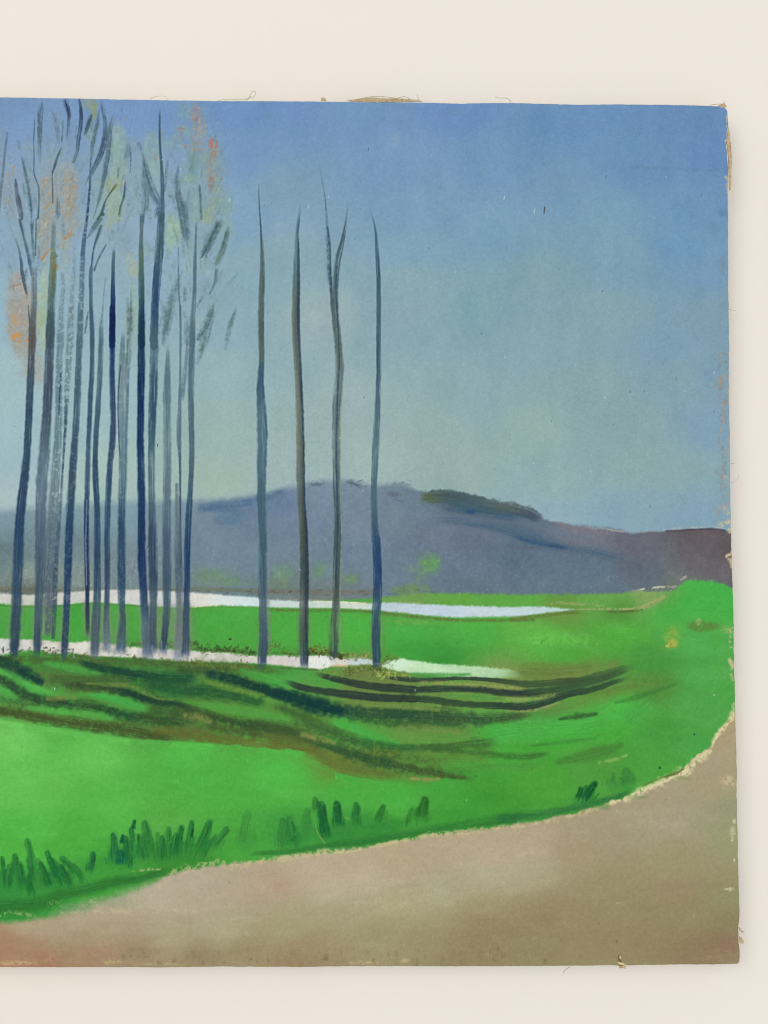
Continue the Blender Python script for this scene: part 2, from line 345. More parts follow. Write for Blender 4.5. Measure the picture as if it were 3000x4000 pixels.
# brown line of the far bank
stroke('C', [(-600, 330), (0, 335), (200, 335), (420, 335), (700, 345), (900, 345), (1250, 335), (1659, 345)], (110, 110, 88), 34, a=.7, soft=.8, dry=.5)
stroke('F', [(0, 1340), (200, 1345), (420, 1350), (600, 1350), (800, 1345)], (116, 112, 100), 44, a=.75, soft=.8, dry=.5)
for i in range(90):
    x = rng.uniform(-300, 1700); y = 2312 + rng.normal(0, 7)
    stroke('P', [(x, y), (x + rng.uniform(8, 40), y + rng.normal(0, 3))], (78, 78, 66), rng.uniform(3, 7), a=.45, soft=.8, dry=.6, ends=(.4, .4))

# ---- meadow -------------------------------------------------------------------------------
mtop = curve([('C', -900, 430), ('C', 0, 400), ('C', 800, 395), ('C', 1300, 400), ('F', 0, 1425), ('F', 800, 1385), ('F', 900, 1372), ('F', 1100, 1352), ('F', 1400, 1358), ('F', 1659, 1362), ('K', 100, 368), ('K', 400, 366), ('K', 700, 360), ('K', 800, 348),
              ('K', 900, 345), ('K', 1000, 348), ('K', 1060, 335), ('K', 1090, 300), ('K', 1120, 283), ('K', 1200, 278), ('K', 1300, 284), ('K', 1380, 305), ('K', 1440, 335), ('K', 1520, 345)])
mead = field([
    ('C', -400, 550, 78, 162, 70), ('C', 30, 540, 78, 158, 70), ('C', 180, 540, 80, 160, 72), ('C', 500, 560, 72, 160, 64), ('C', 870, 560, 76, 160, 66), ('C', 1130, 560, 88, 150, 72), ('C', 1400, 560, 74, 164, 66), ('C', 1550, 480, 82, 166, 72),
    ('G', 180, 250, 76, 164, 66), ('G', 400, 260, 74, 164, 64), ('G', 650, 280, 74, 168, 66), ('G', 1000, 300, 70, 165, 68), ('G', 1400, 280, 76, 168, 68), ('G', 1200, 440, 60, 142, 56), ('G', 1000, 400, 64, 156, 62),
    ('K', 200, 650, 98, 182, 74), ('K', 700, 620, 84, 170, 66), ('K', 1200, 430, 72, 172, 72), ('K', 1300, 330, 70, 172, 72), ('K', 1000, 480, 72, 166, 66), ('K', 300, 760, 80, 165, 64), ('K', 900, 790, 72, 146, 62), ('K', 1200, 700, 80, 164, 76),
    ('K', 100, 400, 96, 165, 70), ('K', 600, 400, 100, 158, 76), ('K', 900, 390, 130, 160, 96), ('K', 700, 480, 84, 142, 60), ('K', 300, 480, 104, 142, 66), ('F', 1300, 1400, 100, 162, 70), ('F', 1000, 1385, 112, 152, 80),
    ('K', 1250, 900, 82, 165, 76), ('K', 1250, 1100, 80, 160, 74), ('K', 700, 1100, 76, 174, 70), ('K', 900, 960, 84, 138, 60), ('K', 600, 980, 96, 145, 62), ('K', 300, 1250, 68, 166, 56), ('K', 600, 1250, 74, 164, 60), ('K', 1000, 1300, 72, 150, 62),
    ('K', 550, 1450, 78, 148, 60), ('K', 150, 1550, 74, 156, 56), ('K', 1150, 1350, 76, 158, 70), ('K', 900, 1500, 76, 156, 62), ('K', 300, 900, 110, 130, 66), ('K', 200, 1150, 84, 140, 70),
    ('C', 100, 1300, 112, 196, 94), ('C', 600, 1400, 102, 190, 84), ('C', 1200, 1400, 82, 178, 72), ('C', 1300, 1600, 78, 172, 68), ('C', 200, 1550, 102, 190, 84), ('C', -300, 1400, 108, 190, 90),
    ('D', 300, 100, 100, 184, 80), ('D', 700, 250, 86, 178, 72), ('D', 200, 400, 84, 180, 70), ('D', 1200, 200, 80, 168, 66), ('D', 500, 480, 78, 170, 64), ('D', 1500, 100, 80, 170, 68), ('D', 1100, 300, 84, 165, 68),
    ('D', 100, 800, 52, 138, 58), ('D', 50, 500, 78, 172, 66), ('D', 650, 650, 66, 152, 60), ('D', 1200, 600, 60, 138, 54), ('D', 1600, 500, 74, 160, 62),
    ('H', 200, 100, 84, 178, 72), ('H', 600, 150, 76, 170, 66), ('H', 1200, 120, 70, 160, 60), ('H', 1550, 180, 66, 148, 52), ('H', 200, 420, 64, 150, 62), ('H', 700, 420, 56, 138, 56), ('H', 1300, 260, 60, 145, 52),
    ('G', 150, 1200, 80, 180, 72), ('G', 900, 1350, 76, 170, 66), ('G', 1500, 1200, 72, 154, 58), ('G', 1300, 1400, 72, 160, 60), ('G', 1600, 1120, 72, 164, 58),
    ('C', 1500, 880, 78, 150, 62), ('C', 350, 830, 72, 152, 66), ('C', 600, 900, 78, 132, 62), ('C', 900, 960, 60, 128, 60), ('C', 1100, 990, 58, 130, 62), ('C', 50, 900, 80, 165, 72), ('C', 150, 990, 76, 168, 72), ('C', 600, 1030, 78, 172, 74),
    ('C', 750, 1060, 66, 164, 70), ('C', 400, 1130, 80, 168, 70), ('C', 150, 1090, 86, 138, 64), ('C', 650, 1150, 84, 166, 72), ('C', 1000, 1130, 72, 126, 58), ('C', 1400, 1090, 88, 152, 62), ('C', 1600, 1000, 86, 148, 60), ('C', 1200, 1170, 92, 122, 60),
    ('G', 200, 570, 74, 155, 68), ('G', 350, 600, 86, 150, 68), ('G', 700, 560, 110, 125, 72), ('G', 900, 610, 112, 134, 70), ('G', 700, 650, 114, 136, 68), ('G', 700, 750, 112, 138, 68), ('G', 1100, 770, 104, 144, 66), ('G', 1250, 690, 98, 150, 66),
    ('G', 550, 880, 78, 168, 70), ('G', 720, 930, 76, 168, 70), ('G', 300, 800, 86, 140, 62), ('G', 350, 890, 100, 138, 66), ('G', 1000, 930, 98, 150, 70), ('G', 1300, 950, 92, 148, 66), ('G', 1550, 930, 74, 168, 66), ('G', 800, 1070, 112, 132, 56),
    ('G', 550, 1120, 122, 128, 58), ('G', 1050, 1110, 90, 142, 62), ('G', 1350, 1120, 80, 148, 58), ('G', 1600, 600, 130, 140, 80), ('G', 1600, 700, 96, 150, 66), ('C', -300, 950, 70, 140, 62),
], 3.6)
mead += (2.6 * N200 + 2.2 * noise(180, 40, seed=31) + 1.8 * noise(70, 20, seed=32) + 1.6 * N12)[..., None] * np.array([1, 1, .8], np.float32)
m = sstep(-9, 9, YY - mtop + 1.5 * N12 + 2.5 * N7 + 2 * N4 + 2 * N30)
lay(m, mead, R_MEADOW)
stroke('K', [(780, 345), (860, 335), (950, 322), (1060, 318)], (170, 172, 140), 22, a=.6, soft=.8, dry=.95)
stroke('K', [(830, 335), (930, 322), (1000, 318)], (214, 212, 190), 7, a=.7, soft=.7, dry=.95)
stroke('K', [(1095, 272), (1130, 250)], (190, 186, 170), 18, a=.6, soft=.7, dry=.9)
stroke('K', [(420, 465, 8), (600, 462, 16), (760, 462, 18), (850, 448, 34), (920, 418, 30), (980, 380, 30)], (165, 165, 110), a=.8, soft=.7, dry=.7)
stroke('K', [(560, 480), (720, 480), (850, 468)], (88, 96, 60), 20, a=.7, soft=.8, dry=.5, ends=(.3, .2))
blob('K', 842, 468, 9, 5, (40, 44, 30), .9, .4, 0)
stroke('K', [(180, 420), (400, 428), (640, 448)], (160, 165, 110), 22, a=.55, soft=.8, dry=.85, ends=(.2, .2))
for c, x, y, rx, ry, col, a in [('K', 1040, 660, 72, 76, (140, 165, 66), .75), ('K', 1035, 690, 48, 36, (172, 168, 76), .85), ('K', 1010, 700, 22, 14, (196, 182, 100), .8), ('C', 1430, 595, 28, 22, (130, 160, 72), .8), ('K', 250, 660, 260, 46, (104, 186, 78), .5),
                                ('K', 1250, 575, 110, 40, (92, 120, 58), .8), ('K', 1210, 545, 20, 24, (170, 170, 110), .7), ('K', 1390, 600, 50, 30, (150, 170, 100), .6), ('G', 1100, 400, 200, 50, (62, 148, 58), .5), ('G', 1000, 215, 160, 22, (120, 165, 72), .5)]:
    blob(c, x, y, rx, ry, col, a, .9, .6)

# ---- the two strips of water --------------------------------------------------------------
r1t = curve([('C', -900, 372), ('C', 0, 362), ('C', 200, 372), ('C', 450, 352), ('C', 600, 342), ('C', 850, 335), ('C', 1050, 345), ('C', 1250, 355), ('C', 1450, 372), ('C', 1659, 388), ('F', 100, 1398), ('F', 300, 1405), ('F', 550, 1408), ('F', 740, 1420),
             ('F', 850, 1416), ('F', 1000, 1422), ('F', 1200, 1432), ('F', 1659, 1446), ('K', 150, 444), ('K', 300, 456), ('K', 410, 465), ('K', 520, 472)])
r1b = curve([('C', -900, 436), ('C', 0, 428), ('C', 150, 440), ('C', 300, 440), ('C', 450, 432), ('C', 560, 420), ('C', 700, 425), ('C', 850, 432), ('C', 1000, 448), ('C', 1200, 452), ('C', 1320, 446), ('C', 1450, 440), ('C', 1659, 446), ('F', 100, 1448), ('F', 300, 1452),
             ('F', 500, 1452), ('F', 740, 1462), ('F', 900, 1478), ('F', 1100, 1498), ('F', 1300, 1512), ('F', 1659, 1512), ('K', 0, 510), ('K', 150, 496), ('K', 300, 480), ('K', 400, 467), ('K', 520, 471)])
river = field([('C', -300, 400, 196, 198, 188), ('C', 40, 395, 206, 206, 196), ('C', 200, 405, 200, 200, 188), ('C', 500, 390, 200, 200, 192), ('C', 860, 380, 206, 206, 200), ('C', 1130, 390, 200, 204, 200), ('C', 1300, 400, 218, 216, 204), ('C', 1450, 400, 214, 222, 220),
               ('C', 1600, 415, 206, 222, 224), ('F', 200, 1425, 200, 214, 208), ('F', 420, 1430, 196, 210, 200), ('F', 640, 1435, 206, 214, 198), ('F', 860, 1445, 186, 202, 212), ('F', 1200, 1465, 192, 206, 218), ('F', 1500, 1475, 194, 208, 212), ('K', 100, 470, 192, 210, 212), ('K', 330, 465, 184, 212, 208)])
m = sstep(-6, 6, YY - r1t + 1.2 * N12 + 1.5 * N7 + N4) * sstep(-6, 6, r1b - YY + 1.2 * N12 + 1.5 * N7 + N4) * (1 - sstep(2225, 2262, XX))
lay(m, river + (3 * N12 + 4 * noise(50, 8, seed=41))[..., None], R_FAR)
stroke('F', [(340, 1408), (560, 1414), (740, 1424)], (226, 222, 196), 10, a=.8, dry=.3, ends=(.2, .1))
stroke('F', [(100, 1392), (360, 1398), (500, 1402)], (168, 140, 118), 9, a=.5, dry=.7)
stroke('C', [(1240, 452), (1320, 442), (1400, 438)], (214, 208, 170), 8, a=.7, dry=.6)
stroke('F', [(90, 1462), (300, 1466), (500, 1466), (700, 1474), (900, 1494), (1100, 1515), (1300, 1530), (1500, 1532), (1659, 1530), (1800, 1528)], (92, 104, 54), 26, a=.75, soft=.9, dry=.55)
stroke('K', [(0, 522), (150, 512), (330, 490), (480, 482)], (100, 112, 58), 30, a=.75, soft=.9, dry=.5, ends=(0, .2))
stroke('C', [(0, 440), (150, 448), (300, 446), (480, 438), (560, 430), (720, 434), (860, 440), (1020, 456)], (82, 120, 58), 12, a=.6, dry=.7)
stroke('C', [(1250, 458), (1450, 450), (1659, 452)], (96, 130, 70), 10, a=.5, dry=.6)

r2t = curve([('C', -900, 650), ('C', 0, 655), ('C', 250, 665), ('C', 450, 682), ('C', 600, 672), ('C', 800, 702), ('C', 1000, 722), ('C', 1200, 728), ('C', 1300, 738), ('C', 1500, 750), ('C', 1659, 768), ('G', 100, 432), ('G', 300, 436), ('G', 440, 430), ('G', 560, 450), ('G', 700, 448),
             ('G', 760, 462), ('G', 815, 490), ('G', 840, 470), ('G', 930, 450), ('G', 1050, 468), ('G', 1200, 488), ('G', 1400, 500), ('G', 1659, 524), ('K', 80, 890), ('K', 200, 905)])
r2b = curve([('C', -900, 760), ('C', 0, 768), ('C', 120, 735), ('C', 280, 728), ('C', 300, 755), ('C', 450, 745), ('C', 480, 752), ('C', 580, 768), ('C', 800, 776), ('C', 1000, 790), ('C', 1200, 802), ('C', 1400, 808), ('C', 1659, 816), ('G', 100, 494), ('G', 300, 508), ('G', 420, 520), ('G', 490, 500), ('G', 600, 498),
             ('G', 740, 488), ('G', 800, 496), ('G', 850, 520), ('G', 1000, 544), ('G', 1150, 562), ('G', 1300, 574), ('G', 1500, 580), ('G', 1659, 576), ('K', 80, 902), ('K', 200, 906)])
river2 = field([('C', -300, 700, 196, 198, 190), ('C', 40, 690, 205, 208, 200), ('C', 180, 690, 208, 206, 198), ('C', 350, 710, 214, 208, 198), ('C', 520, 715, 222, 218, 206), ('C', 850, 745, 224, 218, 208), ('C', 1100, 755, 212, 206, 200), ('C', 1350, 775, 214, 208, 200), ('C', 1550, 790, 210, 204, 196),
                ('G', 200, 465, 208, 200, 196), ('G', 400, 475, 222, 226, 216), ('G', 650, 470, 190, 208, 214), ('G', 560, 480, 212, 206, 190), ('G', 900, 490, 200, 228, 196), ('G', 1100, 510, 188, 220, 176), ('G', 1350, 535, 182, 216, 172), ('G', 1600, 550, 172, 208, 164), ('K', 40, 885, 150, 196, 140)])
fade = 1 - sstep(1930, 2090, XX) * .9
m = sstep(-6, 6, YY - r2t + 1.4 * N12 + 2 * N7 + N4) * sstep(-6, 6, r2b - YY + 1.4 * N12 + 2 * N7 + N4) * fade
lay(m, river2 + (3 * N12 + 5 * noise(60, 9, seed=42))[..., None], R_NEAR)
def specks(c, line, n, col, spread, size=(3, 8), a=.8, ang=None):
    q = np.array([pt(c, *p) for p in line])
    for i in range(n):
        x = rng.uniform(q[0, 0], q[-1, 0]); y = np.interp(x, q[:, 0], q[:, 1]) + rng.normal(0, spread)
        an = rng.uniform(0, 6.3) if ang is None else rng.normal(ang, .3); L = rng.uniform(2, 13)
        stroke('P', [(x, y), (x + L * math.cos(an), y + L * math.sin(an))], tuple(np.array(col) * rng.uniform(.7, 1.3)), rng.uniform(*size), a=a * rng.uniform(.4, .85), soft=.8, dry=.3, thick=.6)
specks('C', [(-300, 720), (0, 738), (120, 740), (200, 722)], 50, (70, 70, 56), 5)
specks('C', [(280, 728), (370, 738), (480, 742)], 40, (86, 84, 72), 6)
specks('C', [(280, 765), (480, 768), (620, 785)], 40, (96, 104, 48), 7)
specks('C', [(820, 775), (1000, 800), (1120, 800), (1300, 820), (1659, 830)], 130, (84, 88, 46), 6)
specks('C', [(820, 690), (900, 690), (1080, 690), (1250, 690), (1300, 720), (1500, 728), (1659, 745)], 170, (68, 92, 44), 8)
specks('C', [(1240, 685), (1320, 715), (1500, 730), (1659, 750)], 60, (44, 52, 36), 6)
specks('G', [(70, 400), (130, 350), (190, 400), (280, 415)], 50, (92, 92, 50), 10)
specks('G', [(330, 410), (400, 400), (470, 415), (540, 430), (600, 438)], 120, (60, 56, 32), 9)
specks('G', [(340, 395), (420, 388), (470, 405)], 40, (128, 132, 56), 9)
specks('G', [(560, 440), (720, 440), (760, 425)], 50, (150, 140, 84), 9)
specks('G', [(800, 500), (850, 460), (920, 452)], 40, (96, 108, 56), 8)
blob('C', 1490, 658, 12, 8, (50, 62, 34), .9, .5, .2)
stroke('G', [(500, 500), (540, 495), (590, 500)], (214, 180, 130), 10, a=.8, dry=.3)
for k in range(26):
    x = 360 + k * 4.6 + rng.normal(0, 2)
    stroke('G', [(x, 440 + rng.uniform(-10, 15)), (x + rng.normal(0, 4), 500 + rng.uniform(0, 26))], (226, 230, 220), 5, a=.75, ends=(.2, .3), thick=.8)

for c, pts, w in [('C', [(820, 782), (1000, 800), (1200, 812), (1400, 820), (1659, 830)], 22), ('G', [(100, 505), (280, 520), (420, 528)], 16), ('C', [(280, 762), (500, 766), (800, 786)], 16), ('C', [(830, 694), (1100, 700), (1290, 725), (1500, 735), (1659, 752)], 22), ('G', [(60, 412), (200, 418), (300, 424), (480, 418), (600, 440)], 18), ('C', [(-300, 770), (0, 780), (130, 745)], 18)]:
    stroke(c, pts, (76, 84, 52), w, a=.6, soft=.9, dry=.6, ends=(.1, .1), wob=.4)
# ---- road ---------------------------------------------------------------------------------
rt = curve([('D', -900, 1080), ('D', -300, 1030), ('D', 0, 1004), ('D', 150, 990), ('D', 300, 965), ('D', 450, 925), ('D', 600, 880), ('D', 760, 825), ('D', 900, 780), ('D', 1000, 735), ('D', 1100, 690), ('D', 1250, 650), ('D', 1450, 622), ('D', 1659, 600),
            ('H', 100, 590), ('H', 200, 576), ('H', 400, 550), ('H', 600, 526), ('H', 800, 492), ('H', 1000, 460), ('H', 1200, 428), ('H', 1450, 396), ('H', 1659, 366), ('L', 200, 336), ('L', 400, 292), ('L', 600, 232), ('L', 800, 170), ('L', 950, 92), ('L', 1050, 45), ('L', 1110, 10),
            ('K', 1150, 1460), ('K', 1200, 1418), ('K', 1280, 1358), ('K', 1320, 1290), ('K', 1370, 1220), ('K', 1400, 1180), ('K', 1450, 1130), ('K', 1500, 1080)])
road = field([
    ('D', -400, 1200, 160, 128, 98), ('D', 30, 1090, 166, 126, 96), ('D', 20, 1190, 172, 122, 94), ('D', 300, 1245, 160, 108, 84), ('D', 140, 1190, 164, 128, 98), ('D', 300, 1060, 174, 158, 128), ('D', 150, 1030, 180, 168, 138), ('D', 700, 950, 180, 164, 140), ('D', 500, 990, 178, 165, 138),
    ('D', 1000, 830, 184, 170, 150), ('D', 1300, 760, 186, 172, 152), ('D', 1300, 900, 178, 164, 138), ('D', 1350, 810, 176, 158, 138), ('D', 1100, 1100, 166, 158, 122), ('D', 1450, 1050, 172, 168, 132), ('D', 600, 1090, 162, 146, 112), ('D', 620, 1190, 158, 120, 94), ('D', 900, 1200, 146, 124, 92),
    ('D', 1300, 1220, 140, 124, 90), ('D', 1600, 1180, 148, 134, 98), ('D', 400, 1150, 160, 140, 106), ('D', 800, 820, 178, 168, 146),
    ('H', 300, 690, 184, 168, 140), ('H', 150, 760, 180, 154, 130), ('H', 450, 790, 190, 178, 152), ('H', 900, 600, 182, 162, 132), ('H', 600, 650, 182, 164, 136), ('H', 1200, 560, 182, 164, 136), ('H', 1200, 800, 174, 172, 138), ('H', 1500, 720, 176, 172, 140), ('H', 700, 720, 190, 176, 150),
    ('H', 900, 900, 172, 168, 130), ('H', 600, 930, 164, 158, 122), ('H', 300, 930, 168, 162, 126), ('H', 200, 1060, 166, 156, 118), ('H', 300, 1180, 152, 132, 98), ('H', 250, 1240, 146, 116, 88), ('H', 800, 1080, 154, 144, 106), ('H', 1100, 1140, 148, 136, 96), ('H', 1500, 1000, 146, 128, 92),
    ('H', 1500, 900, 162, 150, 112), ('H', 1550, 580, 180, 164, 136), ('H', 1300, 1240, 140, 126, 90), ('H', 1500, 1150, 142, 126, 88),
    ('L', 100, 480, 180, 160, 132), ('L', 100, 690, 170, 166, 132), ('L', 300, 900, 144, 130, 96), ('L', 400, 520, 158, 144, 112), ('L', 600, 400, 162, 148, 118), ('L', 850, 390, 164, 154, 126), ('L', 1080, 300, 162, 156, 130), ('L', 900, 200, 164, 150, 122), ('L', 1000, 600, 150, 140, 102),
    ('L', 700, 750, 150, 138, 98), ('L', 1050, 800, 151, 135, 103), ('L', 1200, 980, 146, 134, 94), ('L', 700, 1080, 144, 130, 92), ('L', 1380, 1150, 138, 106, 84), ('L', 1300, 1210, 138, 108, 82), ('L', 1400, 860, 144, 142, 104), ('L', 1430, 450, 146, 150, 108), ('L', 1420, 250, 146, 148, 112), ('L', 1300, 120, 166, 154, 120),
    ('L', 100, 1150, 142, 130, 92), ('L', 200, 960, 142, 126, 92), ('L', 400, 1150, 146, 132, 94), ('L', 1450, 1000, 138, 128, 90), ('L', 1400, 1250, 148, 128, 94), ('K', 1400, 1420, 168, 156, 124), ('K', 1420, 1280, 172, 152, 118), ('K', 1300, 1480, 168, 154, 124),
], 3.4)
_m = road.mean((0, 1)); road = road * .62 + field([('P', 0, 3500, 176, 162, 134), ('P', 700, 3450, 180, 168, 144), ('P', 1300, 3350, 182, 168, 140), ('P', 1200, 3700, 158, 148, 114), ('P', 2000, 3300, 178, 164, 136), ('P', 2000, 3650, 150, 139, 104), ('P', 2700, 3200, 164, 153, 124), ('P', 2700, 3600, 147, 137, 103), ('P', 2850, 2950, 168, 156, 124), ('P', 0, 3740, 164, 140, 112)], 2.4) * .38
road += (1.2 * N200 + 1.3 * noise(260, 60, seed=51) + 1.3 * noise(70, 26, seed=52) + 1.5 * N12)[..., None]
sr = np.interp(np.arange(RW) * S + OX, [-600, 0, 150, 300, 560, 640, 2000, 2900], [30, 26, 40, 70, 60, 22, 14, 14]).astype(np.float32)[None, :]
# dark green strip of the verge first, then the road, then the pale line left between them
stroke('D', [(-900, 980, 110), (0, 900, 110), (250, 880, 110), (400, 820, 110), (550, 790, 90), (750, 735, 90), (900, 715, 80), (1050, 675, 60), (1200, 640, 44)], (44, 110, 48), a=.85, soft=.8, dry=.15, ends=(0, .1))
stroke('H', [(-100, 560, 30), (250, 540, 50), (450, 505, 66), (700, 480, 70), (1000, 430, 76), (1300, 378, 86), (1659, 335, 84)], (44, 112, 50), a=.75, soft=.85, dry=.2, ends=(.1, 0))
stroke('L', [(-150, 330, 80), (0, 320, 80), (200, 300, 76), (400, 262, 66), (560, 220, 60), (700, 180, 56), (800, 140, 44)], (40, 102, 58), a=.75, soft=.8, dry=.3, ends=(.1, .1))
m = sstep(-sr * .5, sr * .5, YY - rt + 4 * N12 + 4 * N30 + 2 * N7)
lay(m, road, R_ROAD)
RAWL = (206, 198, 136)
for c, pts, w, a in [('D', [(-300, 985), (0, 955), (40, 935), (150, 945), (250, 960)], 40, .5), ('D', [(300, 870), (360, 880), (420, 870)], 60, .35), ('D', [(480, 930), (620, 850), (640, 900), (820, 915)], 30, .35),
                     ('D', [(850, 672), (950, 658), (1050, 655)], 24, .7), ('D', [(1020, 770), (1080, 745)], 50, .45), ('D', [(1060, 700), (1150, 660), (1250, 640), (1340, 620), (1450, 608), (1480, 640), (1659, 605)], 56, .7),
                     ('H', [(-20, 605), (100, 595), (220, 582), (330, 560), (420, 552)], 44, .75), ('H', [(380, 560), (450, 540), (560, 545), (700, 520)], 50, .9), ('H', [(680, 518), (850, 490), (1000, 458), (1150, 430), (1300, 418)], 44, .85), ('H', [(1250, 425), (1450, 405), (1659, 375)], 48, .7),
                     ('L', [(-60, 385), (60, 378), (200, 350), (330, 335)], 34, .75), ('L', [(330, 325), (480, 285), (620, 240), (760, 195), (850, 150)], 36, .8)]:
    stroke(c, pts, (198, 190, 136), w * .78, a=a * .85, soft=.9, dry=1.0, streak=.3, ends=(.08, .08), wob=.6)
CREAM = (216, 204, 158)
stroke('L', [(640, 225, 30), (760, 190, 40), (880, 130, 56), (1000, 75, 62), (1080, 40, 66), (1130, 10, 60)], CREAM, a=.9, soft=.7, dry=.85, wob=.8, grow=.8)
stroke('K', [(1100, 1530, 44), (1160, 1480, 66), (1230, 1420, 60), (1290, 1370, 44), (1320, 1300, 40), (1370, 1230, 44), (1420, 1180, 50), (1450, 1120, 40)], CREAM, a=.9, soft=.7, dry=.85, wob=.8, grow=.8)
stroke('K', [(990, 1552, 10), (1060, 1530, 16), (1110, 1500, 10)], (96, 88, 48), a=.8, soft=.5, dry=.4)
stroke('L', [(860, 108), (960, 68), (1050, 30)], (120, 110, 60), 9, a=.7, dry=.5)
for c, x, y, rx, ry, col, a, d in [('D', 700, 870, 190, 40, (150, 160, 128), .5, .4), ('D', 480, 905, 120, 40, (128, 150, 118), .5, .4), ('D', 620, 930, 260, 16, (196, 184, 150), .4, .7), ('D', 740, 1252, 70, 24, (190, 172, 118), .6, .8), ('D', 120, 1262, 140, 18, (200, 170, 120), .7, .8),
                                ('D', 1000, 1270, 180, 10, (180, 168, 120), .5, .8), ('H', 690, 1262, 100, 14, (186, 172, 122), .7, .8), ('H', 970, 1250, 50, 18, (188, 172, 120), .7, .8), ('L', 1400, 90, 54, 46, (196, 180, 140), .75, .8), ('L', 1430, 420, 22, 50, (196, 190, 150), .6, .85),
                                ('L', 1440, 345, 14, 22, (200, 194, 156), .8, .6), ('L', 1425, 470, 14, 12, (200, 194, 156), .8, .6), ('L', 1440, 595, 8, 20, (206, 200, 164), .8, .5), ('L', 1410, 785, 44, 14, (200, 196, 158), .75, .7), ('L', 1070, 800, 70, 26, (154, 130, 102), .35, .4), ('L', 1380, 1150, 90, 70, (142, 114, 90), .45, .4),
                                ('L', 1280, 1230, 120, 22, (160, 136, 104), .4, .7), ('L', 650, 875, 60, 10, (178, 168, 128), .5, .8), ('L', 980, 370, 170, 40, (172, 166, 140), .35, .3), ('H', 150, 770, 90, 40, (176, 144, 122), .5, .3)]:
    blob(c, x, y, rx, ry, col, a, .9, d)
for k in range(170):     # short vertical rubs along the bottom edge of the road
    x = rng.uniform(480, 2150); y = rng.uniform(3690, 3750)
    stroke('P', [(x, y), (x + rng.normal(0, 4), y + rng.uniform(15, 40))], rng.choice([(128, 112, 80), (120, 106, 74), (160, 146, 106)]), rng.uniform(8, 24), a=.4, soft=.7, dry=.9, ends=(.3, .3))
for k in range(260):     # long faint pulls of the brush in the road
    x = rng.uniform(-500, 2800); yb = rt[0, min(int((x - OX) / S), RW - 1)]
    y = rng.uniform(yb + 60, 3760) if yb < 3680 else 3740
    b = IMG[min(int((y - OY) / S), RH - 1), int((x - OX) / S)] + rng.choice([-8, -5, 6, 9])
    L = rng.uniform(40, 190)
    stroke('P', [(x, y), (x + L, y - L * rng.uniform(.02, .2))], tuple(b), rng.uniform(10, 40), a=.4, soft=.8, dry=.6, ends=(.35, .35), thick=.2)

# ---- light and dark bands lying across the meadow ------------------------------------------
for i in range(260):
    x = rng.uniform(-500, 2800); y = rng.uniform(2440, 3350)
    ix = min(int((x - OX) / S), RW - 1); iy = int((y - OY) / S)
    if REG[iy, ix] != R_MEADOW: continue
    b = IMG[iy, ix] + np.array([1, 1, .6]) * rng.choice([-8, -5, 6, 8]); L = rng.uniform(30, 120)
    stroke('P', [(x, y), (x + L, y + L * rng.uniform(-.1, .16))], tuple(b), rng.uniform(8, 30), a=.45, soft=.8, dry=.5, ends=(.35, .35), thick=.25)
OL, DK, MD = (96, 112, 54), (32, 62, 48), (52, 96, 52)
def band(c, pts, col=DK, a=.9, soft=.75, dry=.3, ends=(.12, .12), **k):
    stroke(c, pts, col, a=a, soft=soft, dry=dry, ends=ends, streak=.3, wob=.25, grow=1.0 + .62 * soft, **k)
# olive underpaint
band('C', [(-300, 830, 90), (0, 850, 100), (400, 880, 150), (800, 920, 190), (1200, 950, 230), (1500, 960, 230), (1800, 1000, 200)], (66, 112, 54), a=.75, soft=.9, dry=.3)
band('C', [(300, 1010, 90), (700, 1090, 150), (1100, 1140, 170), (1500, 1150, 200), (1900, 1180, 180), (2300, 1230, 130)], (82, 122, 54), a=.7, soft=.9, dry=.45)
band('C', [(-300, 1090, 50), (0, 1110, 60), (300, 1140, 60)], (84, 116, 56), a=.7, soft=.9, dry=.4)
band('C', [(-300, 775, 30), (0, 785, 40), (300, 790, 50), (600, 800, 44), (900, 812, 44), (1300, 835, 50), (1659, 850, 50), (1950, 870, 40)], (72, 96, 50), a=.8, soft=.8, dry=.45)
for c, pts, col, a in [('C', [(0, 1100, 70), (300, 1160, 80), (700, 1210, 90), (1100, 1250, 100), (1659, 1310, 100)], (84, 110, 54), .85), ('C', [(180, 900, 90), (450, 930, 110), (700, 960, 90), (900, 960, 80)], (92, 112, 60), .75),
                       ('G', [(0, 960, 80), (300, 1000, 90), (480, 1110, 110), (800, 1180, 90), (1100, 1200, 70), (1350, 1170, 50)], (88, 116, 56), .8), ('G', [(450, 610, 130), (800, 690, 180), (1200, 700, 150), (1659, 640, 110), (1950, 580, 70)], (100, 128, 64), .75),
                       ('G', [(350, 870, 60), (600, 940, 60), (900, 880, 110), (1250, 900, 120), (1500, 900, 60)], (108, 134, 66), .55), ('G', [(560, 1010, 60), (800, 1060, 110), (1100, 1090, 110), (1600, 1070, 70)], (102, 128, 58), .6),
                       ('C', [(1120, 850, 70), (1300, 845, 90), (1500, 835, 60)], (88, 110, 56), .7), ('K', [(0, 870, 60), (300, 860, 90), (550, 850, 90), (760, 800, 60)], (112, 126, 66), .7), ('K', [(100, 1150, 50), (400, 1080, 60), (800, 950, 80), (1050, 930, 50)], (100, 132, 62), .6),
                       ('C', [(1150, 960, 60), (1400, 960, 70), (1659, 1010, 60)], (84, 120, 58), .6)]:
    band(c, pts, col, a=a, soft=.9, dry=.65)
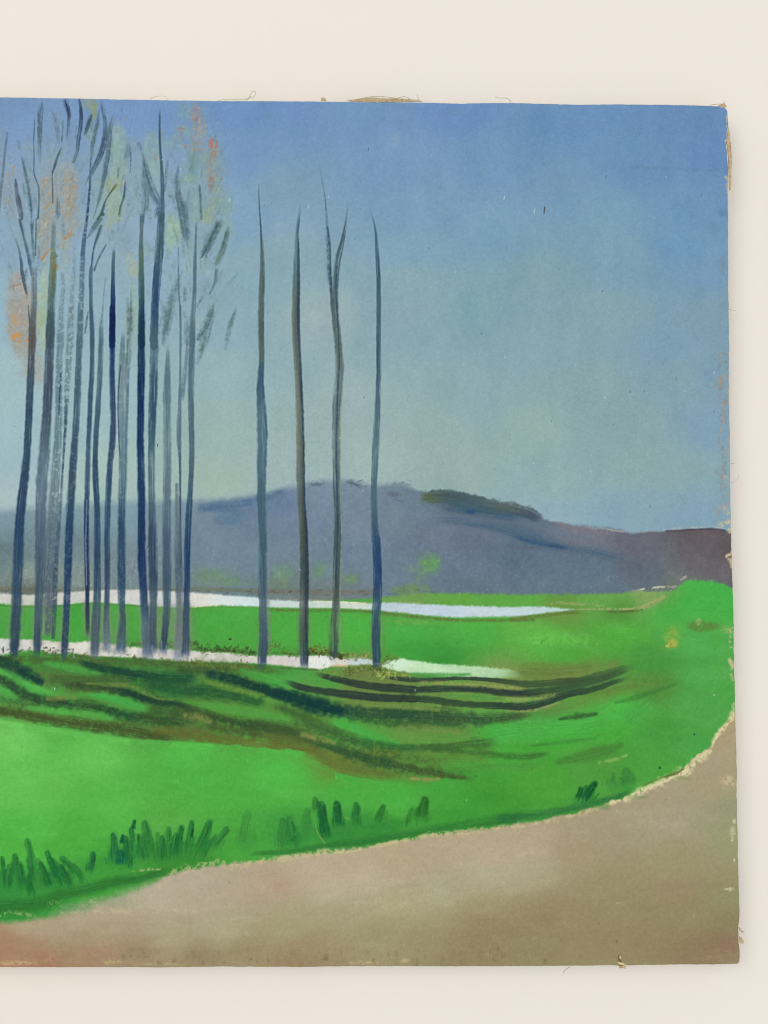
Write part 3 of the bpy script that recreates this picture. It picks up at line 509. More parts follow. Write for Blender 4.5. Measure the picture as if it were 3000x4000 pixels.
for c, pts, w in [('C', [(500, 860), (800, 915), (1100, 960), (1400, 1020), (1659, 1080)], 60), ('C', [(300, 930), (600, 955), (900, 1000), (1200, 1080)], 44), ('C', [(900, 1130), (1200, 1165), (1500, 1220), (1900, 1290)], 60), ('C', [(400, 1080), (700, 1140), (1000, 1200), (1300, 1240)], 50),
                  ('G', [(100, 640), (400, 760), (800, 850), (1200, 890), (1600, 890)], 60), ('G', [(0, 780), (300, 880), (600, 1000), (1000, 1100), (1400, 1130)], 56), ('G', [(500, 1080), (800, 1150), (1200, 1190), (1500, 1170)], 40), ('C', [(-200, 1010), (100, 1060), (400, 1100)], 40)]:
    band(c, [(x, y, w) for x, y in pts], (42, 84, 48), a=.5, soft=.95, dry=.7, ends=(.3, .3))
# lit grass between, dark bands, then the thin yellow lines left along their edges
def run(c, pts, col, a, soft=.72, dry=.3, ends=(.08, .08), streak=.45):
    stroke(c, pts, col, a=a, soft=soft, dry=dry, ends=ends, streak=streak, wob=.14 if soft < .4 else .26, grow=1 + .4 * soft)
LIT = (80, 176, 74)
for c, pts, col in [('X', [(-200, 100, 30), (0, 165, 34), (100, 205, 40), (220, 272, 38), (300, 300, 14)], (86, 178, 78)), ('X', [(220, 118, 16), (330, 142, 40), (470, 175, 46), (560, 192, 20)], (76, 160, 70)), ('X', [(470, 297, 20), (580, 310, 46), (700, 345, 56), (800, 378, 40)], (68, 168, 74)),
                    ('X', [(120, 362, 20), (300, 386, 42), (500, 402, 46), (640, 430, 30)], (82, 170, 72)), ('X', [(960, 335, 20), (1150, 362, 50), (1350, 390, 60), (1600, 445, 60)], (82, 158, 66)), ('X', [(1280, 155, 14), (1380, 188, 48), (1500, 228, 46), (1600, 252, 16)], (72, 158, 68)),
                    ('Y', [(180, 130, 20), (280, 170, 26), (360, 190, 20)], (78, 155, 68)), ('Y', [(300, 330, 30), (420, 372, 44), (520, 410, 40), (600, 425, 24)], (72, 168, 70)), ('Y', [(940, 380, 60), (1100, 360, 90), (1300, 350, 90), (1500, 300, 70)], (76, 172, 72)), ('Y', [(740, 222, 16), (860, 226, 26), (980, 236, 20)], (88, 152, 68)),
                    ('Y', [(620, 138, 14), (760, 142, 18), (880, 140, 12)], (74, 150, 70)), ('Y', [(760, 500, 30), (950, 510, 40), (1150, 510, 40)], (80, 150, 62)), ('Y', [(1500, 330, 60), (1600, 260, 60)], (76, 160, 72))]:
    run(c, pts, col, .8, soft=.8, dry=.25)
for c, pts, col, a in [
    ('X', [(-250, 70, 50), (0, 118, 64), (80, 145, 66), (160, 190, 64), (245, 238, 44)], (36, 68, 54), .92), ('X', [(100, 160, 40), (180, 205, 50), (240, 236, 30)], (22, 56, 56), .75),
    ('X', [(410, 112, 22), (520, 148, 42), (620, 168, 46), (760, 190, 60), (900, 206, 64, (34, 80, 54)), (1080, 205, 50)], (28, 64, 52), .92), ('X', [(250, 215, 60), (400, 220, 60), (560, 215, 50), (700, 215, 40)], (66, 92, 52), .7),
    ('X', [(780, 225, 40), (950, 268, 70), (1150, 282, 66), (1300, 312, 50), (1450, 352, 36)], (36, 84, 52), .8), ('X', [(950, 150, 30), (1080, 160, 40), (1250, 165, 34)], (52, 84, 50), .75),
    ('X', [(1090, 176, 30), (1200, 198, 48), (1300, 224, 52), (1420, 265, 58), (1540, 300, 64), (1700, 340, 78)], (24, 58, 52), .94),
    ('X', [(300, 243, 24), (420, 250, 38), (560, 262, 42), (680, 280, 48, (32, 60, 50)), (760, 310, 50, (26, 56, 50)), (850, 335, 46, (32, 62, 48)), (950, 352, 38), (1060, 385, 42, (56, 78, 46)), (1180, 420, 46), (1300, 450, 50, (46, 74, 48)), (1450, 482, 52), (1659, 522, 46)], (56, 76, 48), .9),
    ('X', [(-250, 130, 36), (0, 215, 40), (80, 262, 54), (160, 306, 54), (260, 332, 52), (380, 346, 48), (480, 352, 48, (48, 76, 46)), (580, 376, 48, (36, 74, 48)), (680, 405, 42), (800, 422, 52, (52, 80, 46)), (920, 440, 52), (1050, 452, 36)], (44, 70, 48), .92),
    ('X', [(800, 370, 40), (950, 395, 60), (1080, 420, 50)], (58, 84, 48), .7),
    ('X', [(-250, 330, 40), (0, 380, 44), (120, 406, 50), (260, 428, 48), (400, 452, 54), (560, 476, 54), (700, 492, 60), (850, 520, 54), (980, 530, 40)], (66, 82, 44), .92),
    ('X', [(780, 480, 30), (1000, 505, 60), (1200, 540, 60), (1400, 562, 60), (1659, 592, 50), (1800, 612, 30)], (98, 102, 48), .8),
    ('X', [(1100, 455, 40), (1300, 490, 50), (1500, 520, 46), (1700, 560, 40)], (70, 86, 46), .75),
    ('Y', [(-10, 195, 26), (80, 215, 40), (160, 237, 50), (250, 265, 64), (340, 284, 54, (32, 68, 54)), (460, 296, 48, (42, 74, 52)), (600, 302, 54), (760, 312, 64, (52, 80, 54)), (900, 322, 48), (1040, 310, 36, (66, 90, 54)), (1150, 292, 18)], (20, 58, 54), .93),
    ('Y', [(200, 250, 30), (280, 275, 44), (360, 290, 20)], (14, 52, 56), .75), ('Y', [(380, 308, 20), (500, 330, 28), (640, 346, 28), (840, 340, 16)], (52, 90, 50), .8),
    ('Y', [(40, 250, 24), (160, 300, 32), (260, 345, 36), (360, 386, 38), (460, 420, 32, (46, 96, 52)), (600, 436, 26), (760, 432, 28, (62, 98, 52)), (900, 420, 42), (1000, 410, 30)], (58, 92, 50), .8),
    ('Y', [(650, 425, 20), (780, 445, 26), (900, 455, 28), (1080, 472, 26), (1200, 458, 14)], (60, 100, 50), .75), ('Y', [(-60, 335, 40), (0, 346, 46), (100, 362, 48), (200, 396, 44), (300, 432, 38, (46, 82, 50)), (400, 466, 38), (520, 496, 36), (640, 522, 32, (66, 86, 46)), (760, 546, 24), (900, 568, 12)], (60, 84, 48), .9),
    ('Y', [(0, 390, 30), (120, 400, 40), (220, 440, 44), (320, 500, 44), (450, 535, 36), (600, 555, 24)], (96, 112, 52), .65),
    ('Y', [(1218, 322, 8), (1300, 310, 22), (1392, 297, 10)], (52, 88, 48), .8), ('Y', [(1440, 256, 8), (1480, 248, 14), (1560, 226, 22), (1650, 196, 16), (1720, 170, 8)], (58, 118, 54), .6), ('Y', [(1200, 500, 14), (1270, 482, 34), (1350, 462, 50), (1440, 440, 36), (1500, 420, 14)], (68, 116, 52), .65), ('Y', [(1100, 432, 8), (1180, 420, 12), (1260, 411, 14), (1390, 396, 8)], (58, 122, 54), .55),
    ('Y', [(1050, 120, 40), (1200, 125, 50), (1380, 115, 40)], (100, 124, 62), .65), ('Y', [(1290, 215, 24), (1420, 205, 26), (1560, 180, 20)], (92, 126, 58), .6)]:
    run(c, pts, col, a)
for c, pts, a in [('Y', [(225, 132, 12), (330, 160, 26), (450, 185, 31), (560, 195, 31), (660, 202, 29), (760, 197, 26), (900, 199, 26), (1000, 212, 28), (1080, 216, 29), (1180, 208, 37, (54, 78, 54)), (1300, 181, 46, (58, 86, 56)), (1400, 150, 46, (60, 90, 58)), (1480, 122, 36, (66, 100, 60)), (1545, 104, 14)], .96),
                  ('Y', [(100, 158, 16), (180, 190, 26), (280, 209, 29), (400, 223, 31), (520, 235, 29), (620, 237, 28), (700, 241, 28, (50, 74, 52)), (800, 255, 26), (900, 264, 24), (1000, 267, 28, (46, 66, 54)), (1090, 269, 33), (1160, 254, 31), (1260, 222, 26), (1370, 198, 25, (52, 82, 56)), (1450, 170, 18), (1525, 146, 9)], .96),
                  ('Y', [(510, 150, 8), (620, 160, 19), (720, 162, 17), (820, 155, 13), (950, 161, 15), (1100, 178, 26, (60, 82, 54)), (1250, 168, 26), (1360, 152, 18)], .88)]:
    run(c, pts, (46, 62, 54), a, soft=.32, dry=.1, ends=(.05, .06), streak=.3)
for c, pts, col in [('X', [(430, 234, 8), (560, 240, 14), (700, 250, 28), (780, 286, 22), (860, 316, 12), (970, 322, 10)], (112, 142, 64)), ('X', [(1090, 218, 12), (1200, 250, 26), (1330, 280, 24), (1450, 302, 10)], (108, 146, 64)), ('X', [(240, 320, 20), (330, 310, 34), (420, 312, 16)], (118, 130, 70)), ('X', [(980, 405, 24), (1080, 420, 46), (1150, 445, 20)], (128, 136, 74)),
                    ('Y', [(640, 214, 10), (760, 222, 12), (880, 216, 8)], (112, 140, 70)), ('Y', [(640, 172, 10), (820, 176, 18), (1000, 190, 20), (1100, 200, 8)], (146, 154, 86)), ('Y', [(1000, 240, 20), (1120, 240, 24), (1230, 215, 12)], (134, 154, 80)), ('Y', [(1000, 290, 8), (1120, 285, 10), (1240, 250, 8)], (150, 152, 88)),
                    ('Y', [(170, 380, 16), (240, 395, 26), (330, 420, 14)], (134, 144, 72)), ('Y', [(440, 262, 10), (600, 272, 16), (760, 285, 10)], (116, 140, 72)), ('Y', [(620, 560, 12), (690, 566, 18), (750, 560, 8)], (150, 146, 84)), ('Y', [(560, 355, 24), (720, 360, 34), (840, 375, 20)], (112, 140, 70)), ('Y', [(1380, 500, 10), (1460, 482, 14), (1510, 462, 8)], (140, 172, 88))]:
    run(c, pts, col, .75, soft=.8, dry=.75)
specks('G', [(420, 540), (600, 530), (760, 520), (900, 545)], 150, (120, 128, 56), 14, (3, 7), .6)
specks('G', [(560, 545), (760, 525), (860, 545)], 60, (64, 72, 34), 10, (3, 7), .7)
specks('G', [(780, 555), (900, 552), (1000, 560)], 60, (170, 178, 96), 7, (3, 6), .6)
specks('C', [(1180, 825), (1400, 832), (1659, 838)], 90, (110, 116, 56), 7, (3, 6), .7)

for c, pts in [('C', [(-300, 1165), (0, 1188), (150, 1222), (400, 1254), (600, 1290), (850, 1320), (1100, 1336), (1400, 1352), (1659, 1376), (1980, 1398)]), ('G', [(310, 1085), (400, 1135), (520, 1205), (640, 1238), (800, 1262), (950, 1272)])]:
    q = [(x, y + 6, 44) for x, y in pts]
    px, py = pt(c, *pts[len(pts) // 2]); 
    for (xa, ya, w), (xb, yb, _) in zip(q[:-1], q[1:]):
        sx, sy = pt(c, (xa + xb) / 2, (ya + yb) / 2 + 50)
        cc = mead[int((sy - OY) / S), int((sx - OX) / S)]
        stroke(c, [(xa - 20, ya - (yb - ya) * .1, w), (xb + 20, yb + (yb - ya) * .1, w)], tuple(cc), a=.95, soft=.3, dry=.1, streak=.15, ends=(.15, .15), wob=.35)
# ---- brush dabs of long grass beside the road ----------------------------------------------
DAB = [('D', [(50, 790), (45, 700), (60, 640)], 46, (34, 112, 56), .7), ('D', [(150, 800), (140, 690), (128, 620)], 46, (36, 114, 56), .7), ('D', [(220, 840), (190, 740), (205, 650)], 44, (30, 106, 52), .7), ('D', [(330, 800), (300, 700), (262, 620)], 46, (30, 108, 54), .75), ('D', [(470, 780), (430, 700), (400, 640)], 44, (34, 110, 54), .7),
       ('D', [(540, 760), (520, 690), (480, 630)], 40, (36, 112, 54), .6), ('D', [(830, 640), (820, 540), (815, 450)], 44, (28, 106, 58), .7), ('D', [(940, 620), (925, 520), (912, 440)], 44, (36, 112, 56), .65), ('D', [(1060, 620), (1055, 520), (1050, 450)], 40, (34, 112, 54), .65), ('D', [(1110, 600), (1125, 500), (1140, 430)], 40, (32, 110, 54), .65), ('D', [(1300, 600), (1340, 520), (1400, 440)], 40, (38, 114, 56), .6),
       ('D', [(-200, 800), (-230, 600)], 60, (36, 116, 58), .7), ('D', [(-90, 760), (-60, 590)], 56, (36, 116, 58), .7), ('D', [(22, 720), (10, 590)], 52, (38, 120, 58), .75), ('D', [(95, 720), (100, 570)], 52, (42, 124, 58), .7), ('D', [(230, 760), (205, 620), (180, 470)], 54, (44, 126, 60), .75), ('D', [(290, 740), (250, 600)], 50, (46, 128, 58), .5),
       ('D', [(400, 770), (350, 660), (308, 550)], 50, (28, 112, 56), .85), ('D', [(440, 760), (390, 660), (345, 600)], 44, (32, 116, 56), .6), ('D', [(505, 720), (460, 640), (405, 588)], 54, (42, 124, 56), .75), ('D', [(580, 690), (595, 620), (605, 556)], 48, (34, 110, 60), .85),
       ('D', [(745, 650), (738, 540), (738, 435)], 58, (34, 114, 66), .8), ('D', [(790, 640), (785, 540)], 70, (18, 104, 72), .85), ('D', [(790, 500), (792, 440)], 34, (16, 92, 72), .85), ('D', [(870, 590), (858, 490), (850, 400)], 54, (38, 122, 60), .75), ('D', [(855, 405), (872, 345)], 30, (26, 100, 60), .85), ('D', [(900, 560), (893, 430)], 20, (32, 110, 56), .7),
       ('D', [(990, 600), (965, 480), (938, 365)], 64, (44, 126, 58), .75), ('D', [(1035, 590), (1022, 430)], 36, (46, 128, 56), .55), ('D', [(1080, 580), (1085, 490), (1092, 395)], 44, (40, 122, 56), .7), ('D', [(1145, 580), (1160, 480), (1178, 385)], 44, (24, 112, 54), .8), ('D', [(1210, 560), (1228, 450), (1245, 350)], 42, (34, 118, 56), .75), ('D', [(1235, 460), (1252, 400)], 12, (20, 92, 46), .8),
       ('D', [(1265, 580), (1315, 470), (1358, 350)], 54, (40, 122, 56), .8), ('D', [(1360, 540), (1420, 470), (1470, 395)], 56, (48, 130, 60), .7), ('D', [(1560, 520), (1580, 420), (1605, 300)], 64, (64, 142, 64), .55), ('D', [(1640, 500), (1640, 400)], 50, (64, 144, 64), .35),
       ('H', [(165, 540), (160, 430), (175, 340)], 54, (56, 134, 62), .6), ('H', [(250, 520), (225, 420), (215, 335)], 84, (46, 128, 58), .65), ('H', [(235, 480), (250, 450)], 30, (34, 112, 50), .6), ('H', [(340, 480), (325, 360), (335, 285)], 60, (56, 136, 60), .5), ('H', [(395, 300), (385, 205)], 54, (60, 130, 58), .7),
       ('H', [(465, 500), (440, 400), (420, 240)], 72, (28, 106, 54), .92), ('H', [(540, 410), (530, 330), (525, 235)], 62, (32, 106, 54), .9), ('H', [(650, 400), (650, 330), (648, 238)], 62, (42, 118, 56), .8), ('H', [(780, 360), (800, 300), (825, 250)], 40, (48, 124, 50), .75), ('H', [(840, 360), (835, 280)], 44, (60, 134, 54), .45), ('H', [(975, 380), (990, 320), (1005, 275)], 44, (54, 126, 50), .6),
       ('H', [(1075, 350), (1080, 280), (1098, 205)], 64, (46, 116, 44), .88), ('H', [(1035, 320), (1050, 260)], 30, (42, 116, 44), .75),
       ('L', [(470, 225), (500, 160), (535, 100)], 52, (24, 100, 50), .92), ('L', [(425, 210), (445, 135)], 40, (22, 96, 48), .9), ('L', [(455, 200), (480, 125)], 40, (26, 104, 50), .85), ('L', [(645, 110), (655, 40)], 44, (60, 130, 58), .45), ('L', [(745, 120), (745, 20)], 84, (52, 124, 58), .5), ('L', [(785, 100), (780, 40)], 40, (56, 128, 58), .4)]
for c, x, y, rx, ry, a in [('D', 330, 720, 260, 70, .5), ('D', 830, 580, 150, 80, .6), ('D', 1080, 560, 240, 70, .55), ('D', 60, 720, 160, 70, .5), ('H', 240, 470, 140, 90, .6), ('H', 520, 400, 130, 90, .5), ('H', 850, 370, 160, 50, .5), ('H', 1080, 330, 70, 50, .5), ('L', 470, 200, 80, 60, .7), ('L', 720, 110, 120, 60, .5), ('D', 1590, 480, 80, 90, .3)]:
    blob(c, x, y, rx, ry, (46, 122, 56), a, 1.2, .3)
for c, pts, w, col, a in DAB:
    w = w * 1.16
    k_ = len(pts) - 1
    col = tuple(v * .9 for v in col)
    stroke(c, [(x, y, w * (1.1 - .48 * (i / k_) ** 1.8)) for i, (x, y) in enumerate(pts)], col, w, a=min(1, a * 1.08), soft=.5, dry=.25, streak=.75, ends=(.4, 0), wob=.25, reg=tuft() if a > .65 else None, thr=.3, grow=1.15)
    x, y = pts[-1]
    if a > .6: stroke(c, [((pts[0][0] * .5 + x * .5) + w * .22, (pts[0][1] * .5 + y * .5)), (x + w * .2, y + w * .2)], tuple(np.array(col) * .82), w * .28, a=.5, soft=.8, streak=.5, ends=(.4, 0))
for k in range(150):    # thinner blades round the dabs
    i = rng.integers(len(DAB)); c, pts, w, col, a = DAB[i]
    x, y = pts[0]; x2, y2 = pts[-1]
    x += rng.normal(0, w * .7); d = rng.normal(0, w * .25); f = rng.uniform(.35, .85)
    stroke(c, [(x, y + rng.uniform(-5, 30), w * .3), (x + (x2 - pts[0][0]) * f * .5, y + (y2 - y) * f * .5, w * .26), (x + (x2 - pts[0][0]) * f + d, y + (y2 - y) * f, w * .1)], tuple(v * rng.uniform(.75, 1.1) for v in col), a=a * .6, soft=.6, dry=.3, streak=.5, ends=(.4, .05))
blob('K', 958, 1492, 12, 12, (30, 96, 40), .9, .5, .2)
blob('K', 1182, 1276, 7, 8, (40, 96, 50), .9, .5, .1)
stroke('H', [(385, 350), (400, 420), (445, 490)], (150, 180, 90), 8, a=.6, dry=.5)
stroke('H', [(575, 325), (600, 328)], (140, 170, 84), 14, a=.5, dry=.7)

_mix = [0.0]
def temper(c, _t=temper):
    r, g, b = _t(c); m = _mix[0]
    return (r + (146 - r) * m, g + (164 - g) * m, b + (172 - b) * m)
_mix[0] = .42
# ---- rubbed-on autumn foliage ---------------------------------------------------------------
def squiggle(c, x0, y0, x1, y1, n, cols, w=(4, 9), L=(10, 34), a=.6):
    """short dry flicks of pastel-like colour inside a box"""
    for i in range(n):
        x, y = rng.uniform(x0, x1), rng.uniform(y0, y1)
        u = ((x - (x0 + x1) / 2) / ((x1 - x0) / 2)) ** 2 + ((y - (y0 + y1) / 2) / ((y1 - y0) / 2)) ** 2
        if u > 1.05: continue
        an = rng.normal(2.3, .6); l = rng.uniform(*L)
        stroke(c, [(x, y), (x + l * math.cos(an), y + l * math.sin(an) * 1.1)], cols[rng.integers(len(cols))], rng.uniform(*w), a=a * rng.uniform(.5, 1), soft=.6, dry=.7, ends=(.25, .25), thick=.5)
TAN, TAN2, ORG, GRN = (164, 152, 132), (152, 132, 104), (176, 128, 78), (150, 176, 146)
for c, x, y, rx, ry, col, a in [('A', 330, 780, 230, 560, (142, 156, 158), .55), ('A', 420, 900, 120, 400, (150, 154, 146), .5), ('A', 1310, 620, 210, 520, (124, 152, 152), .6), ('A', 1250, 900, 230, 330, (130, 160, 156), .55), ('A', 720, 700, 170, 560, (134, 160, 160), .5), ('A', 900, 800, 150, 420, (126, 154, 166), .45),
                                ('A', 1120, 1350, 260, 380, (130, 158, 164), .5), ('A', 1380, 1350, 120, 330, (128, 158, 164), .45), ('A', 120, 900, 150, 520, (138, 154, 164), .5), ('A', 700, 1300, 330, 380, (142, 168, 174), .4), ('A', -150, 900, 200, 520, (138, 152, 156), .5)]:
    blob(c, x, y, rx, ry, col, a, 1.2, .45)
for c, x, y, rx, ry, col, a, d in [
    ('M', 20, 700, 60, 400, (126, 132, 158), .5, .6), ('M', 90, 1150, 150, 380, (146, 150, 152), .6, .6), ('M', 120, 1500, 110, 200, (140, 150, 158), .4, .6), ('A', -160, 900, 90, 420, (158, 148, 134), .6, .7),
    ('M', 620, 1400, 140, 420, TAN, .85, .55), ('M', 900, 1300, 130, 420, TAN, .85, .6), ('M', 760, 1250, 120, 300, (152, 158, 156), .55, .5), ('O', 570, 220, 130, 420, (160, 154, 138), .85, .5), ('O', 820, 420, 110, 260, (158, 160, 130), .6, .6),
    ('O', 250, 1000, 170, 420, (172, 156, 142), .9, .45), ('O', 230, 1350, 160, 380, (168, 156, 142), .85, .5), ('B', 150, 180, 110, 240, (168, 152, 132), .9, .5), ('B', 245, 400, 50, 130, (168, 158, 142), .8, .55), ('B', 190, 330, 40, 120, (160, 146, 126), .6, .6),
    ('M', 1170, 150, 110, 110, (118, 138, 98), .75, .4), ('M', 1220, 280, 46, 130, (134, 138, 62), .8, .4), ('M', 1160, 560, 80, 120, (140, 168, 150), .7, .4), ('M', 1530, 800, 120, 480, (142, 174, 158), .85, .35), ('M', 1480, 1400, 140, 320, (150, 178, 146), .85, .4),
    ('A', 745, 700, 60, 50, (160, 166, 104), .6, .6), ('A', 740, 900, 60, 80, (154, 172, 116), .6, .6), ('A', 640, 800, 60, 120, (132, 165, 158), .6, .4),
    ('N', 250, 700, 120, 130, (112, 138, 182), .6, .4), ('N', 160, 760, 60, 220, (116, 142, 180), .5, .5), ('N', 480, 750, 120, 260, (130, 165, 158), .7, .4), ('N', 700, 680, 160, 130, (128, 164, 162), .6, .4), ('N', 500, 1000, 120, 200, (142, 172, 160), .7, .4),
    ('N', 860, 550, 80, 170, (142, 150, 138), .6, .6), ('N', 900, 250, 110, 170, (108, 152, 168), .6, .4), ('N', 930, 500, 70, 120, (112, 155, 164), .5, .4), ('N', 1040, 260, 70, 180, (152, 130, 130), .75, .6), ('N', 1100, 500, 110, 200, (146, 142, 138), .75, .6), ('N', 1080, 680, 120, 140, (146, 138, 130), .6, .6),
    ('N', 1180, 860, 90, 120, (136, 156, 122), .75, .55), ('N', 1280, 780, 80, 170, (154, 142, 122), .75, .6), ('N', 1230, 1050, 90, 260, (150, 138, 116), .7, .6), ('N', 1340, 1100, 90, 350, (132, 152, 142), .7, .65), ('N', 1010, 900, 70, 200, (102, 146, 156), .8, .3), ('N', 960, 1110, 150, 80, (126, 166, 138), .8, .4),
    ('N', 1000, 1000, 180, 200, (122, 162, 160), .5, .4), ('N', 1450, 1480, 100, 170, (124, 164, 152), .7, .6), ('N', 1260, 1450, 110, 220, (138, 160, 140), .7, .6), ('N', 1180, 1580, 80, 90, (160, 172, 106), .75, .6), ('N', 1050, 1500, 130, 180, (130, 166, 152), .6, .5),
    ('Q', 760, 180, 120, 270, (154, 188, 154), .9, .35), ('Q', 700, 420, 60, 100, (150, 184, 156), .5, .5), ('Q', 1200, 30, 160, 60, (150, 170, 120), .7, .5), ('Q', 1440, 100, 110, 200, (132, 168, 146), .6, .5), ('Q', 1150, 620, 140, 200, (146, 176, 166), .5, .4), ('Q', 960, 620, 80, 160, (146, 174, 162), .5, .4),
    ('Q', 100, 250, 110, 240, (118, 146, 176), .55, .5), ('Q', 60, 700, 70, 300, (136, 164, 170), .5, .5), ('Q', 230, 700, 100, 180, (158, 176, 146), .8, .4), ('Q', 240, 1200, 80, 460, (150, 180, 158), .75, .4), ('Q', 410, 420, 60, 180, (126, 156, 156), .6, .5), ('Q', 180, 560, 70, 110, (160, 168, 140), .6, .6),
    ('Q', 1080, 1340, 60, 100, (168, 180, 166), .6, .5), ('Q', 520, 300, 40, 160, (124, 150, 164), .5, .5), ('Q', 1160, 880, 110, 160, (112, 146, 178), .6, .5),
    ('O', 565, 900, 80, 420, (172, 190, 152), .92, .35), ('O', 540, 1450, 80, 330, (168, 188, 154), .9, .4), ('B', 265, 60, 45, 120, (162, 182, 138), .85, .4), ('O', 540, 1330, 70, 80, (160, 172, 112), .6, .6),
    ('B', 850, 180, 50, 220, (138, 168, 158), .6, .5), ('B', 880, 60, 40, 130, (140, 172, 146), .5, .5), ('A', 420, 1250, 40, 160, (160, 178, 168), .5, .4), ('B', 460, 250, 60, 330, (156, 176, 182), .5, .4), ('B', 560, 80, 40, 160, (160, 180, 182), .5, .4)]:
    blob(c, x, y, rx, ry, col, a, .85, d, reg=R_LEAF if a >= .6 and d >= .35 else None)
_mix[0] = .20
squiggle('M', 520, 1050, 740, 1659, 130, [TAN2, (140, 130, 110), ORG], L=(20, 60), w=(8, 16))
squiggle('M', 800, 1000, 1010, 1640, 190, [TAN2, (168, 132, 84), (150, 128, 96)], L=(20, 60), w=(8, 16))
squiggle('M', 60, 900, 210, 1110, 24, [ORG, TAN2], L=(20, 50), w=(8, 14))
squiggle('M', 40, 1420, 210, 1560, 16, [TAN2, (120, 110, 110)], L=(16, 50), w=(8, 14))
squiggle('O', 480, 0, 680, 500, 110, [TAN2, (146, 134, 104), (190, 184, 160)], L=(20, 60), w=(8, 16))
squiggle('O', 110, 680, 420, 1300, 240, [(150, 134, 118), (186, 172, 156), (132, 122, 114), (188, 176, 162)], L=(12, 44), w=(7, 14))
squiggle('O', 100, 1200, 400, 1659, 170, [(168, 138, 106), (150, 128, 106), (186, 172, 150), (190, 140, 86)], L=(12, 44), w=(7, 14))
squiggle('B', 60, 0, 280, 470, 170, [(166, 132, 98), (186, 150, 108), (150, 128, 108), (188, 174, 154)], L=(8, 24), w=(4, 8))
squiggle('O', 480, 600, 640, 1650, 120, [(150, 172, 136), (178, 194, 160), (160, 168, 118)], L=(12, 44), w=(7, 14))
squiggle('N', 960, 150, 1180, 800, 200, [(164, 112, 98), (156, 124, 112), (140, 136, 110)], L=(14, 50), w=(8, 16), a=.5)
squiggle('N', 1200, 560, 1360, 1350, 190, [(166, 116, 92), (150, 134, 106), (122, 142, 120)], L=(14, 50), w=(8, 16), a=.5)
squiggle('N', 1280, 1000, 1420, 1650, 150, [(104, 128, 126), (140, 158, 130), (120, 140, 120)], L=(14, 50), w=(8, 16), a=.5)
squiggle('N', 1050, 1350, 1540, 1650, 150, [(108, 142, 130), (146, 170, 142), (152, 160, 112)], L=(14, 50), w=(8, 16), a=.5)
squiggle('Q', 640, 0, 870, 470, 130, [(134, 172, 140), (166, 198, 166), (120, 152, 126)], L=(10, 40), w=(7, 16), a=.5)
squiggle('A', 690, 640, 790, 980, 60, [(160, 166, 104), (134, 164, 128), (168, 182, 140)], L=(8, 20), w=(4, 8), a=.5)
squiggle('Q', 150, 420, 300, 780, 60, [(150, 130, 100), (164, 160, 110), (170, 184, 150)], L=(10, 40), w=(7, 14), a=.6)
squiggle('N', 440, 780, 560, 850, 16, [(168, 130, 92)], L=(16, 50), w=(8, 14), a=.6)
for c, pts, w, col, a in [('N', [(1270, 590), (1240, 640), (1250, 740)], 62, (186, 92, 72), .85), ('N', [(1300, 620), (1320, 690), (1280, 740)], 40, (188, 100, 80), .8), ('N', [(1290, 750), (1270, 860)], 60, (170, 120, 94), .7), ('N', [(1265, 1080), (1240, 1160), (1235, 1250)], 56, (164, 116, 86), .75),
                          ('N', [(795, 490), (840, 465), (910, 488)], 20, (160, 102, 84), .85), ('N', [(820, 520), (870, 510)], 30, (156, 126, 110), .6), ('N', [(900, 680), (925, 710)], 44, (176, 124, 76), .85), ('N', [(1020, 720), (1070, 750)], 40, (170, 126, 86), .7), ('N', [(1010, 210), (1070, 250)], 60, (168, 118, 108), .7),
                          ('N', [(1030, 320), (1050, 380)], 60, (160, 112, 96), .7), ('N', [(1220, 560), (1260, 590)], 26, (172, 110, 98), .5),
                          ('O', [(520, 560), (570, 500), (620, 430)], 46, (182, 124, 80), .9), ('O', [(600, 450), (660, 410), (700, 430)], 50, (172, 140, 80), .8), ('O', [(810, 290), (860, 240), (940, 200)], 60, (180, 130, 72), .92), ('O', [(820, 340), (800, 380)], 40, (172, 140, 90), .7), ('O', [(900, 200), (930, 110)], 50, (166, 142, 100), .75),
                          ('O', [(850, 250), (980, 220)], 40, (172, 140, 88), .7), ('O', [(760, 600), (740, 680)], 50, (164, 148, 84), .75), ('O', [(150, 880), (250, 866)], 26, (178, 116, 78), .85), ('O', [(215, 720), (225, 820)], 40, (176, 130, 100), .6), ('O', [(150, 1240), (190, 1300), (190, 1400)], 50, (192, 148, 92), .7),
                          ('O', [(130, 1590), (200, 1540), (290, 1550)], 60, (202, 142, 72), .85), ('O', [(330, 1560), (390, 1600), (430, 1640)], 70, (186, 126, 76), .85), ('B', [(70, 195), (110, 180), (150, 190)], 34, (204, 136, 62), .85), ('B', [(90, 30), (100, 120)], 24, (192, 144, 84), .7), ('B', [(190, 215), (215, 235)], 34, (188, 116, 58), .85),
                          ('B', [(110, 225), (170, 215)], 22, (196, 136, 76), .7), ('M', [(190, 940), (160, 1010), (175, 1090)], 34, (172, 138, 104), .7), ('M', [(560, 1520), (620, 1460), (650, 1420)], 34, (170, 132, 78), .7), ('M', [(900, 1400), (930, 1480), (990, 1500)], 40, (172, 134, 74), .75), ('M', [(940, 1200), (1000, 1230)], 30, (168, 134, 84), .6),
                          ('M', [(840, 1600), (900, 1560), (970, 1600)], 30, (170, 136, 84), .6), ('M', [(1500, 1200), (1460, 1260)], 50, (150, 158, 92), .7)]:
    stroke(c, pts, col, w, a=a, soft=.6, dry=.6, ends=(.15, .15), streak=.3, wob=.35, thick=.5)
stroke('O', [(650, 530), (690, 515), (740, 495)], (84, 120, 88), 22, a=.9, soft=.4)

